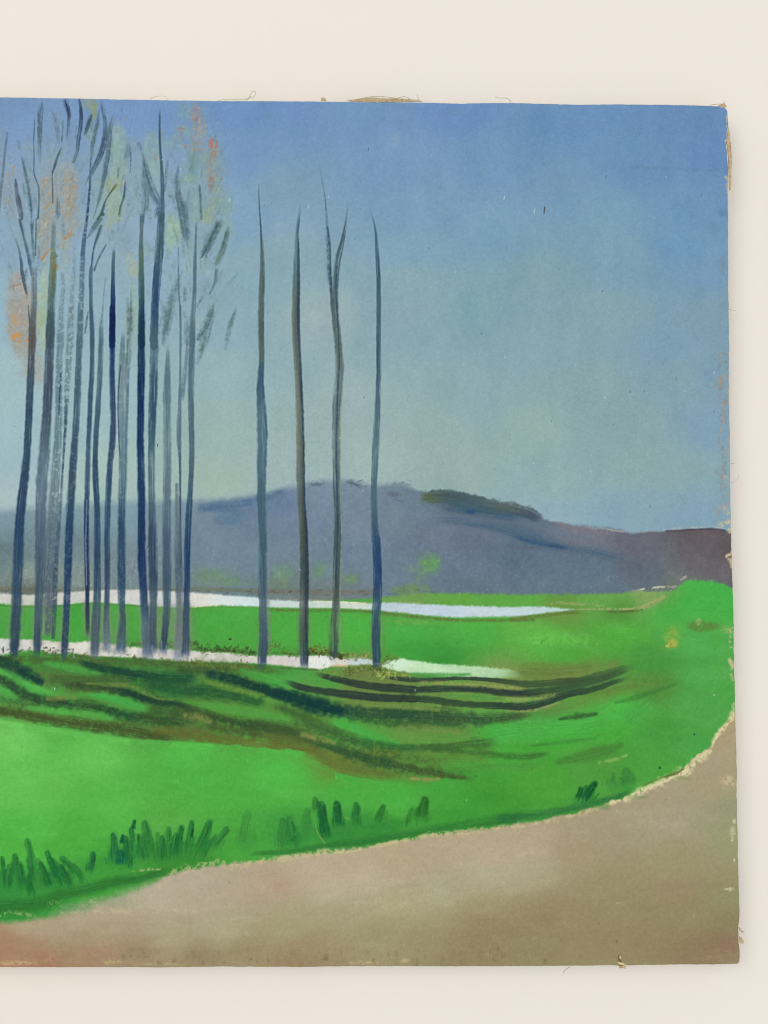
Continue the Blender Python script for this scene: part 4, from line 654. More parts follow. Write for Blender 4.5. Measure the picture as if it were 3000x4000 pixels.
_mix[0] = 0.0
for k in range(420):    # feathery upward flicks filling the crowns
    cx0, cy0, rx0, ry0, fan = [(330, 780, 220, 500, 260), (720, 600, 190, 480, 200), (1050, 700, 180, 480, 220), (1290, 760, 190, 480, 240), (1240, 1350, 230, 350, 260), (150, 1000, 150, 420, 160)][k % 6]
    x, y = cx0 + rng.uniform(-1, 1) * rx0, cy0 + rng.uniform(-1, 1) * ry0
    if ((x - cx0) / rx0) ** 2 + ((y - cy0) / ry0) ** 2 > 1: continue
    L = rng.uniform(50, 150); sl = (x - cx0) / fan * .5 + rng.normal(0, .08)
    stroke('A', [(x - sl * L * .5, y + L * .5), (x, y), (x + sl * L * .7, y - L * .5)], [(96, 120, 138), (104, 128, 134), (112, 138, 130), (98, 118, 146), (126, 140, 126)][rng.integers(5)], rng.uniform(8, 30), a=rng.uniform(.25, .55), soft=1.0, dry=.8, ends=(.3, .3), streak=.6, wob=.3, thick=.3)
# ---- branches ---------------------------------------------------------------------------------
BR = [  # tree, crop, points
    (1, 'M', [(545, 90, 12, (80, 100, 135)), (540, 180, 70, (74, 94, 122)), (520, 320, 56, (88, 104, 132)), (513, 560, 46, (98, 122, 152)), (520, 740, 40, (112, 140, 168)), (518, 950, 34)], .85, .45),
    (1, 'M', [(442, 330, 10, (92, 122, 168)), (446, 430, 12), (435, 640, 12), (440, 850, 14), (436, 1040, 14), (468, 1140, 16), (498, 1240, 18), (500, 1450, 18, (92, 122, 150)), (488, 1659, 30)], .8, .2),
    (2, 'M', [(660, 220, 40, (128, 136, 160)), (712, 330, 50), (742, 500, 50, (124, 136, 164)), (752, 680, 40)], .6, .6),
    (2, 'M', [(800, 705, 12, (82, 108, 144)), (742, 840, 26, (84, 106, 134)), (700, 975, 32), (675, 1080, 14, (96, 112, 124)), (682, 1240, 14), (680, 1450, 14, (128, 126, 116))], .85, .3),
    (2, 'M', [(745, 1330, 50, (112, 134, 156)), (745, 1500, 56), (740, 1659, 64)], .8, .5),
    (5, 'M', [(842, 62, 92, (26, 40, 76)), (848, 130, 72, (34, 50, 88)), (876, 210, 48, (50, 68, 108)), (892, 300, 34, (74, 100, 144)), (884, 440, 44, (96, 124, 164)), (866, 640, 40, (110, 138, 172))], .92, .3),
    (5, 'M', [(822, 360, 22, (98, 126, 166)), (808, 560, 20), (795, 650, 12)], .6, .5),
    (4, 'M', [(1022, 70, 34, (66, 84, 128)), (1050, 250, 36, (62, 82, 128)), (1046, 420, 40, (66, 88, 134)), (1018, 600, 44, (74, 98, 144)), (996, 780, 40, (96, 122, 156)), (940, 930, 30, (128, 142, 154))], .88, .3),
    (4, 'M', [(1000, 430, 30, (112, 140, 178)), (985, 600, 34)], .5, .6),
    (5, 'M', [(1195, 265, 40, (70, 98, 112)), (1135, 430, 50, (74, 104, 120)), (1088, 570, 40, (104, 132, 150))], .85, .35),
    (5, 'M', [(1290, 200, 34, (86, 110, 118)), (1255, 450, 50, (88, 116, 124)), (1212, 640, 44, (104, 134, 146)), (1185, 800, 30, (104, 130, 158)), (1170, 1000, 26, (102, 130, 160))], .8, .45),
    (5, 'M', [(1300, 70, 40, (72, 90, 122)), (1328, 240, 50, (74, 98, 134)), (1365, 400, 50, (86, 112, 152)), (1358, 560, 50, (66, 88, 134)), (1335, 700, 66, (60, 80, 128)), (1270, 880, 58, (66, 90, 138)), (1200, 1020, 46, (82, 110, 150)), (1140, 1120, 26), (1085, 1240, 14, (104, 134, 170))], .9, .3),
    (6, 'M', [(1510, 220, 30, (108, 134, 158)), (1455, 330, 50, (92, 116, 136)), (1408, 560, 60, (92, 120, 130)), (1400, 760, 50, (86, 114, 136)), (1368, 960, 60, (88, 114, 146)), (1330, 1190, 56, (92, 120, 150)), (1270, 1430, 46, (98, 128, 148)), (1200, 1659, 36)], .82, .45),
    (6, 'M', [(1520, 1180, 30, (140, 148, 96)), (1440, 1290, 20, (88, 120, 120)), (1370, 1400, 24), (1310, 1580, 34, (86, 118, 118)), (1250, 1659, 40)], .85, .3),
    (6, 'O', [(1340, 0, 60, (86, 118, 112)), (1260, 60, 60, (88, 118, 132)), (1190, 170, 44, (96, 124, 150)), (1120, 280, 20)], .8, .4),
    (6, 'M', [(1320, 1560, 50, (76, 114, 92)), (1345, 1610, 50)], .85, .2),
    (6, 'O', [(1320, 80, 44, (102, 128, 156)), (1270, 230, 40, (90, 116, 148)), (1215, 400, 30, (80, 106, 146)), (1190, 600, 30), (1175, 720, 30)], .85, .35),
    (6, 'O', [(1380, 340, 20, (118, 142, 168)), (1320, 440, 30, (104, 130, 160)), (1260, 560, 24), (1215, 700, 20, (92, 118, 152))], .8, .4),
    (8, 'M', [(1625, 1150, 14, (86, 114, 150)), (1608, 1350, 26, (76, 110, 132)), (1570, 1470, 30, (86, 120, 138)), (1545, 1620, 34, (118, 146, 162))], .85, .3),
    (1, 'M', [(262, 790, 22, (90, 120, 156)), (290, 870, 36), (312, 980, 44, (96, 126, 160)), (345, 1130, 50, (104, 132, 160)), (376, 1300, 52, (98, 126, 156)), (398, 1480, 46, (72, 96, 140)), (405, 1659, 40, (66, 92, 140))], .85, .45),
    (1, 'M', [(236, 620, 40, (112, 142, 176)), (256, 740, 40)], .4, .6),
    (1, 'M', [(200, 1110, 18, (100, 104, 128)), (214, 1280, 44, (98, 106, 138)), (240, 1420, 48, (88, 96, 128)), (268, 1560, 46, (92, 108, 146)), (285, 1659, 30)], .9, .3),
    (1, 'O', [(250, 0, 34, (84, 104, 146)), (278, 130, 24), (330, 330, 28, (104, 134, 168)), (370, 500, 40, (86, 116, 160)), (400, 650, 34), (415, 760, 30, (104, 132, 158))], .88, .3),
    (1, 'O', [(195, 250, 24, (136, 160, 186)), (240, 400, 18, (116, 144, 178)), (270, 560, 28, (84, 110, 148)), (285, 700, 34, (86, 104, 132)), (310, 840, 36, (94, 102, 120)), (345, 1000, 18)], .85, .35),
    (1, 'O', [(400, 0, 40, (70, 96, 140)), (405, 150, 32), (420, 350, 44, (118, 148, 176)), (440, 600, 60, (112, 138, 158))], .85, .4),
    (1, 'O', [(470, 0, 16, (74, 104, 146)), (462, 250, 16), (455, 500, 14)], .7, .5),
    (1, 'O', [(362, 1120, 12, (98, 108, 100)), (372, 1300, 20), (395, 1500, 24), (420, 1659, 20)], .85, .2),
    (11, 'N', [(362, 800, 30, (80, 108, 142)), (380, 940, 56, (88, 114, 148)), (420, 1120, 84, (92, 118, 148)), (480, 1290, 90, (98, 122, 146)), (545, 1420, 90, (80, 106, 144)), (590, 1540, 60, (66, 94, 140))], .85, .35),
    (11, 'N', [(560, 1480, 50, (74, 100, 146)), (520, 1640, 40, (96, 124, 160))], .7, .5),
    (10, 'N', [(350, 1000, 44, (112, 140, 168)), (372, 1200, 60, (108, 138, 160)), (398, 1400, 70, (102, 132, 160)), (365, 1600, 44, (84, 112, 148)), (350, 1659, 40)], .75, .5),
    (10, 'N', [(165, 640, 60, (108, 136, 176)), (150, 800, 50), (135, 900, 14, (88, 118, 164))], .6, .5),
    (10, 'N', [(190, 700, 26, (92, 122, 166)), (200, 900, 18), (190, 1050, 12)], .55, .5),
    (10, 'N', [(300, 640, 60, (104, 132, 172)), (345, 760, 40)], .55, .5),
    (11, 'N', [(680, 880, 34, (112, 138, 176)), (655, 1100, 34), (640, 1300, 30)], .6, .5),
    (13, 'N', [(835, 850, 30, (108, 136, 168)), (800, 1080, 46, (104, 132, 164)), (795, 1240, 70, (96, 124, 150)), (840, 1420, 100, (92, 120, 134)), (870, 1560, 110, (90, 120, 130)), (890, 1700, 100, (92, 122, 140)), (930, 1940, 60, (104, 134, 158)), (950, 2050, 40)], .85, .4),
    (14, 'N', [(1015, 780, 50, (108, 146, 158)), (1000, 1000, 80, (106, 148, 154)), (990, 1100, 60)], .5, .5),
    (14, 'N', [(1092, 1190, 12, (86, 122, 138)), (1098, 1300, 28, (90, 126, 138)), (1108, 1500, 34, (104, 142, 144)), (1115, 1659, 30)], .8, .4),
    (14, 'N', [(965, 1240, 44, (112, 144, 168)), (940, 1450, 60), (930, 1640, 50)], .55, .55),
    (14, 'Q', [(1390, 10, 80, (90, 118, 128)), (1290, 180, 120, (94, 122, 132)), (1190, 370, 110, (98, 126, 140)), (1100, 540, 30)], .85, .45),
    (14, 'Q', [(1330, 30, 40, (80, 108, 124)), (1230, 300, 30, (76, 104, 124)), (1110, 530, 20, (92, 120, 136))], .6, .5),
    (14, 'Q', [(1480, 90, 50, (104, 136, 142)), (1420, 290, 90, (108, 138, 132)), (1340, 520, 90, (112, 140, 132)), (1290, 650, 50, (116, 146, 152))], .82, .4),
    (14, 'Q', [(1440, 180, 20, (86, 114, 128)), (1380, 420, 20)], .6, .5),
    (14, 'Q', [(1315, 650, 40, (116, 146, 164)), (1290, 840, 34, (108, 138, 166)), (1220, 1005, 16, (92, 122, 150))], .8, .4),
    (14, 'Q', [(1150, 990, 30, (108, 136, 170)), (1050, 1180, 50)], .5, .5),
    (13, 'Q', [(890, 650, 40, (110, 142, 154)), (820, 820, 70, (108, 138, 154)), (740, 1020, 110, (112, 142, 150)), (670, 1280, 120, (104, 136, 142)), (630, 1520, 80), (610, 1659, 60)], .7, .6),
    (13, 'Q', [(735, 1150, 40, (90, 118, 132)), (690, 1330, 60), (650, 1480, 40)], .6, .6),
    (14, 'Q', [(905, 890, 40, (104, 136, 150)), (905, 1090, 40)], .5, .5),
    (14, 'Q', [(935, 1300, 60, (108, 136, 152)), (920, 1659, 70)], .55, .55),
    (14, 'Q', [(1295, 1095, 24, (102, 134, 148)), (1240, 1220, 80, (106, 138, 142)), (1150, 1440, 60, (104, 134, 144)), (1070, 1600, 60)], .8, .55),
    (14, 'Q', [(1100, 1490, 60, (92, 122, 138)), (1060, 1600, 50)], .7, .5),
    (15, 'Q', [(1580, 1090, 20, (110, 140, 156)), (1555, 1200, 26), (1500, 1330, 50, (122, 150, 162)), (1450, 1560, 50), (1430, 1659, 40)], .6, .65),
    (15, 'Q', [(1600, 720, 40, (128, 158, 172)), (1450, 880, 50)], .35, .65),
    (14, 'B', [(1390, 0, 36, (110, 140, 146)), (1340, 140, 50, (104, 132, 140)), (1320, 230, 60, (100, 130, 142)), (1280, 380, 40, (106, 136, 152))], .75, .6),
    (15, 'B', [(1530, 0, 24, (118, 148, 164)), (1490, 140, 30), (1460, 280, 26)], .45, .65),
    (13, 'B', [(1110, -40, 50, (110, 138, 148)), (1080, 140, 50, (112, 140, 152)), (1060, 260, 30)], .6, .6),
    (9, 'B', [(842, 0, 40, (112, 142, 140)), (838, 200, 36, (116, 146, 146)), (828, 420, 26, (108, 136, 152))], .65, .6),
    (9, 'Q', [(205, 880, 14, (90, 120, 122)), (205, 1100, 24), (195, 1300, 50, (110, 140, 140)), (180, 1659, 50)], .65, .55),
    (9, 'Q', [(150, 1020, 50, (118, 150, 146)), (185, 1230, 60)], .5, .6),
    (16, 'E', [(410, 560, 5, (118, 150, 184)), (432, 690, 6), (450, 800, 7, (110, 142, 174)), (460, 950, 14, (82, 112, 150)), (465, 1050, 28, (78, 108, 148)), (468, 1150, 30, (84, 114, 150)), (472, 1280, 24), (484, 1400, 14), (500, 1500, 10)], .6, .6),
    (16, 'E', [(462, 960, 10, (66, 94, 130)), (478, 1100, 12), (484, 1300, 16), (492, 1450, 18), (508, 1560, 20), (520, 1640, 20)], .9, .25),
]
for k, c, pts, a, d in BR:
    wide = max([p[2] for p in pts if len(p) > 2 and p[2]] or [30]) >= 50
    a, d = min(1, a * 1.15), d * .85
    pts = [(*p[:3], tuple(v * .86 for v in p[3]), *p[4:]) if len(p) > 3 and p[3] else p for p in pts]
    full = []
    cw, cc_, ca = 30, (80, 100, 130), a
    for p in pts:
        if len(p) > 2 and p[2]: cw = p[2]
        if len(p) > 3 and p[3]: cc_ = p[3]
        full.append((p[0], p[1], cw, cc_))
    reg_ = tree(k) if a >= .9 and not wide else None
    if wide:
        stroke(c, [(x, y, w_ * 1.1, q) for x, y, w_, q in full], a=a * .66, soft=1.0, dry=min(1, d * 1.1), ends=(.2, .2), streak=.6, wob=.3, thick=.3, reg=tree(k) if a >= .9 else None, thr=.3)
        stroke(c, [(x, y, w_ * .34, tuple(v * .95 for v in q)) for x, y, w_, q in full], a=a * .55, soft=.9, dry=.4, ends=(.1, .03), streak=.3, wob=.3, thick=.3)
        for h in range(9):
            f = rng.uniform(-.62, .62); t0, t1 = rng.uniform(-.1, .3), rng.uniform(.7, 1.1); n_ = len(full) - 1
            hp = []
            for t in np.linspace(max(t0, 0), min(t1, 1), 5):
                g_ = min(int(t * n_), n_ - 1); u_ = t * n_ - g_; A_, B_ = full[g_], full[g_ + 1]
                hp.append((A_[0] + (B_[0] - A_[0]) * u_ + f * A_[2] + rng.normal(0, 2), A_[1] + (B_[1] - A_[1]) * u_, A_[2] * rng.uniform(.12, .3), tuple(v * rng.uniform(.86, 1.06) for v in A_[3])))
            stroke(c, hp, a=a * rng.uniform(.25, .6), soft=1.0, dry=min(1, d * 1.3), ends=(.25, .25), streak=.5, wob=.35, thick=.35)
    else:
        stroke(c, [(x, y, w_ * 1.25, q) for x, y, w_, q in full], a=a * .82, soft=.8, dry=d, ends=(.03, .02), streak=.5, wob=.3, thick=.35, reg=reg_, thr=.42)
        for h in range(3):
            f = rng.uniform(-.5, .5)
            stroke(c, [(x + f * w_ + rng.normal(0, 1.5), y, w_ * rng.uniform(.25, .45), tuple(v * .88 for v in q)) for x, y, w_, q in full], a=a * .6, soft=.7, dry=min(1, d * 1.5), ends=(rng.uniform(.03, .25), rng.uniform(.01, .12)), streak=.4, wob=.3)

# ---- trunks -----------------------------------------------------------------------------------
def trunk(k, c, pts, a=.95, soft=.3, dry=.1, streak=.35, halo=False, **kw):
    if c == 'B' and len(pts) > 12:
        kw['ends'] = (.1 if pts[0][1] <= 30 else .06, .035)
        soft = max(soft, .38)
    pts = [(*p[:3], tuple(v * (.9 if sum(p[3]) > 240 and p[1] < 1900 else .96) for v in p[3]), *p[4:]) if len(p) > 3 and p[3] else p for p in pts]
    if halo:
        stroke(c, [(p[0] + 4, p[1], (p[2] or 40) * 1.9) for p in pts], (112, 118, 104), a=.4, soft=.9, dry=.3, ends=(.2, .1))
    stroke(c, pts, a=a, soft=soft, dry=dry, streak=streak, reg=tree(k), thr=.4, wob=.1, grow=1.22, **kw)
for k, pts in [(1, [(110, 360, 76), (98, 560, 76), (90, 760, 66)]), (2, [(248, 380, 70), (240, 720, 66)]), (3, [(310, 360, 90), (310, 640, 90)]), (5, [(428, 400, 60), (412, 760, 56)]), (6, [(562, 380, 50), (568, 650, 50)]), (7, [(625, 400, 66), (612, 790, 70)]), (8, [(690, 400, 60), (690, 760, 80)]), (9, [(796, 420, 64), (780, 770, 80)]),
               (10, [(945, 380, 90), (958, 780, 90)]), (11, [(992, 380, 70), (990, 760, 70)]), (12, [(1078, 400, 70), (1056, 740, 70)]), (13, [(1160, 380, 80), (1150, 780, 80)]), (14, [(1206, 380, 70), (1200, 780, 80)])]:
    stroke('C', pts, (126, 132, 122) if k not in (10, 13) else (132, 138, 136), a=.72, soft=.9, dry=.2, ends=(.2, .1), grow=1.4)
for x in (55, 85, 310, 345):
    pass
trunk(1, 'O', [(450, 560, 60, (112, 134, 146)), (440, 800, 66, (112, 130, 134)), (440, 1000, 66, (104, 116, 120)), (430, 1250, 72, (98, 104, 108)), (415, 1500, 80, (96, 102, 106)), (412, 1659, 80)], a=.85, soft=.5, dry=.25, ends=(.15, 0))
trunk(1, 'B', [(208, -20, 42, (98, 102, 108)), (208, 100, 42, (96, 96, 98)), (206, 220, 42, (96, 90, 88)), (202, 330, 40, (72, 80, 98)), (196, 450, 42, (62, 78, 106)), (186, 700, 42, (46, 70, 106)), (175, 900, 42, (46, 72, 108)), (160, 1060, 48, (42, 66, 106)), (142, 1230, 54, (38, 62, 102)),
                (124, 1420, 58, (36, 62, 108)), (115, 1659, 60, (46, 74, 118)), (108, 1800, 60, (54, 80, 118)), (104, 1950, 60, (52, 76, 110)), (98, 2080, 58, (52, 76, 92)), (92, 2200, 52, (44, 66, 92)), (86, 2280, 40, (38, 58, 98)), (82, 2300, 22)], soft=.25)
trunk(2, 'O', [(692, 500, 80, (130, 140, 112)), (690, 620, 86, (120, 126, 84)), (680, 760, 86, (104, 120, 90)), (668, 1000, 88, (84, 108, 102)), (655, 1250, 92, (72, 98, 96)), (645, 1500, 96, (70, 92, 100)), (640, 1659, 96)], a=.92, soft=.4, dry=.2)
trunk(2, 'M', [(700, 1640, 50, (112, 130, 140)), (690, 1900, 50, (104, 128, 124)), (690, 2140, 60, (104, 124, 96))], a=.8, soft=.6, dry=.4, ends=(.2, 0))
trunk(2, 'B', [(332, -30, 44, (66, 90, 98)), (328, 100, 48, (68, 90, 100)), (318, 300, 52, (72, 84, 102)), (310, 500, 52, (66, 74, 98)), (304, 660, 54, (60, 72, 94)), (296, 780, 58, (74, 92, 118)), (284, 950, 64, (92, 112, 140)), (270, 1120, 66, (98, 118, 148)), (263, 1300, 66, (94, 112, 146)),
                (262, 1500, 64, (82, 100, 132)), (262, 1659, 66, (76, 92, 124)), (254, 1830, 54, (72, 92, 116)), (248, 2000, 48, (70, 92, 112)), (242, 2150, 46, (54, 74, 102)), (236, 2260, 38, (46, 66, 98)), (234, 2290, 20)], soft=.35)
trunk(3, 'O', [(800, 690, 40, (124, 148, 168)), (820, 900, 50, (124, 148, 168)), (790, 1200, 66, (120, 144, 162)), (790, 1659, 80, (112, 138, 154))], a=.7, soft=.6, dry=.9, ends=(.06, 0))
trunk(3, 'B', [(388, 0, 36, (122, 146, 162)), (384, 300, 38, (112, 138, 156)), (380, 500, 40, (106, 132, 150)), (378, 700, 42, (106, 132, 150)), (370, 900, 50, (104, 130, 148)), (358, 1080, 62, (112, 136, 150)), (346, 1300, 70, (108, 126, 142)), (336, 1500, 74, (92, 112, 130)), (326, 1700, 76, (88, 104, 128)),
                (318, 1850, 60, (96, 108, 124)), (312, 2000, 44, (88, 100, 108)), (306, 2120, 36, (72, 88, 96)), (304, 2160, 20)], a=.88, soft=.5, dry=.55)
stroke('B', [(392, 430, 10), (386, 550, 12), (380, 700, 10)], (44, 66, 104), a=.7, dry=.8)
trunk(3, 'B', [(425, 600, 12, (58, 82, 118)), (424, 740, 18, (46, 68, 106)), (414, 900, 16, (52, 76, 114)), (404, 1060, 12), (396, 1200, 14, (86, 108, 138)), (380, 1420, 20, (70, 92, 128)), (370, 1560, 22), (360, 1700, 26, (54, 74, 112)), (356, 1850, 28, (56, 76, 106)), (350, 2000, 28, (62, 84, 100)), (344, 2140, 22, (66, 84, 92))], a=.8, soft=.5, dry=.5)
trunk(4, 'O', [(970, 280, 30, (128, 154, 180)), (955, 700, 44, (122, 148, 174)), (930, 1100, 70, (120, 144, 168)), (920, 1659, 70, (112, 138, 158))], a=.6, soft=.7, dry=.9, ends=(.1, 0))
trunk(4, 'B', [(460, 0, 36, (122, 144, 164)), (450, 200, 40, (116, 140, 156)), (442, 350, 36, (106, 132, 150)), (434, 500, 34, (96, 124, 146)), (428, 640, 28, (84, 110, 138)), (418, 800, 16, (62, 88, 120)), (410, 900, 12)], a=.75, soft=.6, dry=.9, ends=(0, .2))
trunk(5, 'M', [(1178, 800, 18, (92, 118, 152)), (1170, 1000, 20, (84, 110, 146)), (1168, 1170, 26, (62, 86, 132)), (1158, 1300, 26, (46, 66, 116)), (1142, 1470, 32, (44, 66, 116)), (1120, 1659, 34, (56, 82, 130)), (1090, 1900, 46, (70, 98, 142)), (1070, 2100, 54, (68, 98, 146))], a=.92, soft=.45, dry=.55, ends=(.1, 0))
trunk(5, 'O', [(1075, 480, 56, (74, 100, 146)), (1066, 650, 56, (84, 110, 148)), (1058, 900, 60, (80, 108, 146)), (1044, 1150, 64, (72, 100, 138)), (1038, 1400, 70, (84, 110, 144)), (1034, 1659, 70)], a=.85, soft=.5, dry=.7)
trunk(5, 'B', [(518, -10, 34, (92, 118, 146)), (514, 200, 36, (88, 114, 144)), (508, 380, 36, (78, 106, 138)), (502, 520, 38, (68, 96, 132)), (494, 700, 38, (76, 98, 130)), (484, 850, 42, (58, 82, 118)), (474, 980, 44, (60, 84, 120)), (463, 1150, 46, (56, 82, 118)), (454, 1300, 46, (44, 72, 112)),
                (446, 1500, 46, (32, 60, 106)), (440, 1659, 44, (28, 56, 108)), (436, 1800, 42, (34, 60, 104)), (430, 1950, 38, (38, 64, 108)), (424, 2080, 40, (46, 68, 96)), (418, 2200, 38, (46, 68, 104)), (414, 2280, 34, (56, 78, 128)), (412, 2310, 26)], soft=.3, dry=.25)
trunk(6, 'O', [(1180, 640, 30, (96, 122, 154)), (1175, 760, 44, (82, 106, 146)), (1176, 900, 44, (70, 94, 138)), (1178, 1100, 44, (66, 92, 138)), (1182, 1300, 44, (64, 90, 132)), (1192, 1500, 46, (74, 100, 140)), (1196, 1659, 46)], soft=.3)
trunk(6, 'O', [(1140, 1200, 18, (88, 116, 142)), (1120, 1350, 26, (92, 120, 142)), (1095, 1520, 16)], a=.8, soft=.5, dry=.4, ends=(.1, .1))
trunk(6, 'B', [(592, -20, 26, (72, 98, 140)), (596, 150, 26, (72, 98, 142)), (594, 400, 27, (66, 92, 134)), (586, 560, 28, (60, 88, 130)), (578, 750, 28, (56, 84, 128)), (570, 950, 28, (66, 96, 138)), (564, 1150, 28, (62, 92, 138)), (560, 1300, 28, (40, 68, 114)), (559, 1450, 28, (28, 52, 108)),
                (562, 1659, 28, (24, 46, 98)), (564, 1800, 26, (28, 46, 88)), (565, 1950, 24, (44, 58, 82)), (566, 2080, 22, (60, 76, 72)), (568, 2160, 18, (80, 96, 74))], soft=.3)
stroke('B', [(562, 1250, 7), (556, 1500, 8), (560, 1800, 7)], (128, 142, 164), a=.6, dry=.3)
trunk(7, 'O', [(1370, 720, 10, (124, 150, 174)), (1345, 1000, 16, (112, 138, 164)), (1325, 1250, 24, (112, 136, 152)), (1305, 1450, 44, (104, 130, 146)), (1305, 1659, 50, (98, 124, 146))], a=.7, soft=.6, dry=.5, ends=(.1, 0))
trunk(7, 'B', [(650, 30, 22, (104, 130, 150)), (654, 180, 28, (86, 112, 138)), (650, 350, 30, (84, 112, 136)), (644, 500, 30, (76, 104, 132)), (632, 680, 30, (68, 94, 132)), (620, 850, 30, (62, 88, 128)), (614, 1000, 32, (50, 78, 122)), (618, 1120, 34, (42, 70, 120)), (626, 1250, 34, (42, 70, 118)), (630, 1450, 36, (42, 70, 120)),
                (629, 1659, 38, (46, 74, 124)), (630, 1800, 42, (48, 76, 122)), (628, 1900, 46, (66, 88, 112)), (622, 2050, 50, (76, 94, 102)), (616, 2180, 52, (76, 92, 108)), (613, 2270, 46, (92, 104, 142)), (612, 2305, 30)], soft=.35)
trunk(8, 'O', [(1482, 340, 20, (110, 138, 170)), (1470, 500, 36, (88, 112, 150)), (1465, 700, 42, (66, 92, 136)), (1462, 900, 46, (44, 72, 122)), (1460, 1100, 56, (22, 46, 104)), (1455, 1250, 66, (10, 30, 88)), (1453, 1659, 70, (8, 26, 78))], soft=.25, streak=.25, ends=(.1, 0))
trunk(8, 'B', [(728, -20, 36, (8, 26, 78)), (728, 120, 34, (10, 28, 84)), (728, 240, 32, (18, 40, 100)), (726, 350, 30, (34, 58, 112)), (727, 480, 32, (36, 60, 112)), (729, 600, 32, (48, 70, 116)), (733, 750, 34, (56, 78, 124)), (726, 880, 36, (54, 78, 120)), (712, 1020, 36, (50, 76, 118)), (704, 1150, 36, (52, 80, 124)),
                (697, 1300, 34, (44, 72, 116)), (693, 1500, 34, (46, 72, 120)), (694, 1659, 34, (50, 74, 118)), (694, 1800, 32, (50, 70, 108)), (690, 1950, 32, (64, 82, 106)), (688, 2080, 34, (84, 98, 112)), (692, 2180, 44, (108, 116, 140)), (690, 2260, 40, (124, 130, 160), .6)], soft=.3, streak=.3)
trunk(9, 'B', [(800, 120, 14, (92, 118, 140)), (792, 280, 30, (112, 138, 150)), (795, 450, 56, (128, 152, 162)), (796, 600, 62, (126, 148, 160)), (798, 780, 54, (112, 136, 158)), (796, 950, 50, (104, 130, 152)), (794, 1120, 48, (92, 114, 152)), (790, 1250, 46, (70, 94, 138)), (787, 1400, 46, (44, 70, 116)),
                (786, 1659, 46, (42, 68, 116)), (786, 1800, 46, (46, 74, 120)), (788, 1900, 42, (62, 84, 120)), (794, 2000, 34, (64, 88, 92)), (790, 2100, 46, (64, 88, 100)), (784, 2200, 54, (74, 94, 126)), (780, 2270, 56, (90, 104, 140), .8)], soft=.4, dry=.25)
stroke('B', [(780, 380, 8), (768, 520, 9), (764, 680, 9), (770, 850, 9), (776, 960, 6)], (54, 80, 118), a=.85, dry=.25)
stroke('B', [(832, 400, 14), (826, 600, 18), (818, 800, 16), (814, 1000, 12)], (84, 110, 140), a=.8, dry=.4)
trunk(10, 'N', [(355, 1600, 50, (96, 122, 150)), (345, 1659, 50)], a=.7)
trunk(10, 'Q', [(350, 0, 50, (92, 116, 144)), (340, 150, 40, (96, 112, 128)), (335, 330, 46, (84, 110, 116)), (335, 520, 60, (84, 112, 96)), (338, 700, 64, (72, 106, 102)), (340, 900, 66, (62, 94, 100)), (342, 1050, 66, (46, 78, 96)), (342, 1200, 66, (26, 54, 88)), (342, 1350, 68, (14, 40, 84)), (342, 1659, 72, (20, 48, 78))], soft=.35, streak=.3)
trunk(10, 'B', [(917, -20, 40, (22, 52, 78)), (918, 100, 40, (24, 58, 80)), (916, 250, 42, (18, 50, 88)), (914, 450, 42, (14, 40, 92)), (911, 650, 40, (12, 38, 96)), (909, 850, 40, (14, 42, 100)), (912, 1000, 44, (24, 54, 108)), (916, 1200, 45, (22, 50, 106)), (917, 1500, 46, (20, 46, 102)),
                 (919, 1659, 48, (24, 50, 112)), (926, 1800, 46, (34, 58, 112)), (936, 1950, 46, (56, 80, 118)), (946, 2050, 54, (86, 104, 128)), (954, 2160, 60, (82, 94, 116)), (958, 2260, 60, (104, 112, 150)), (960, 2310, 60, (118, 124, 160), .6)], soft=.25, streak=.22)
trunk(11, 'N', [(580, 180, 20, (112, 134, 170)), (577, 330, 22, (72, 102, 132)), (576, 560, 26, (62, 92, 120)), (582, 740, 26, (64, 94, 122)), (596, 900, 34, (74, 102, 122)), (606, 1100, 44, (70, 100, 132)), (610, 1300, 50, (68, 100, 134)), (605, 1500, 64, (74, 104, 136)), (595, 1659, 76, (74, 104, 132))], a=.92, soft=.4, ends=(.1, 0), streak=.5)
trunk(11, 'Q', [(596, -30, 80, (76, 106, 134)), (588, 150, 86, (78, 108, 138)), (580, 300, 92, (66, 98, 116)), (568, 450, 92, (64, 94, 118)), (556, 620, 90, (58, 88, 124)), (540, 780, 88, (54, 84, 130)), (526, 950, 86, (44, 74, 128)), (516, 1120, 84, (38, 66, 120)), (510, 1300, 84, (42, 70, 122)), (502, 1500, 86, (56, 86, 130)), (500, 1659, 88, (62, 94, 134))], soft=.22, streak=.55)
stroke('Q', [(500, 900, 12), (478, 1150, 12), (464, 1400, 12), (462, 1659, 14)], (74, 104, 128), a=.8, dry=.3)
trunk(11, 'B', [(1002, -20, 46, (64, 96, 136)), (1000, 200, 46, (74, 102, 136)), (997, 350, 46, (68, 96, 134)), (993, 500, 47, (60, 88, 128)), (988, 680, 46, (54, 82, 124)), (982, 850, 42, (66, 94, 130)), (980, 1020, 40, (88, 112, 136)), (981, 1180, 40, (86, 110, 134)), (984, 1300, 42, (78, 100, 126)), (986, 1420, 48, (56, 78, 112)),
                 (991, 1600, 54, (52, 74, 112)), (992, 1750, 52, (56, 78, 114)), (992, 1900, 46, (80, 98, 118)), (990, 2080, 40, (66, 84, 98)), (994, 2180, 40, (70, 84, 104)), (1000, 2270, 44, (104, 114, 150), .7)], soft=.3, streak=.55)
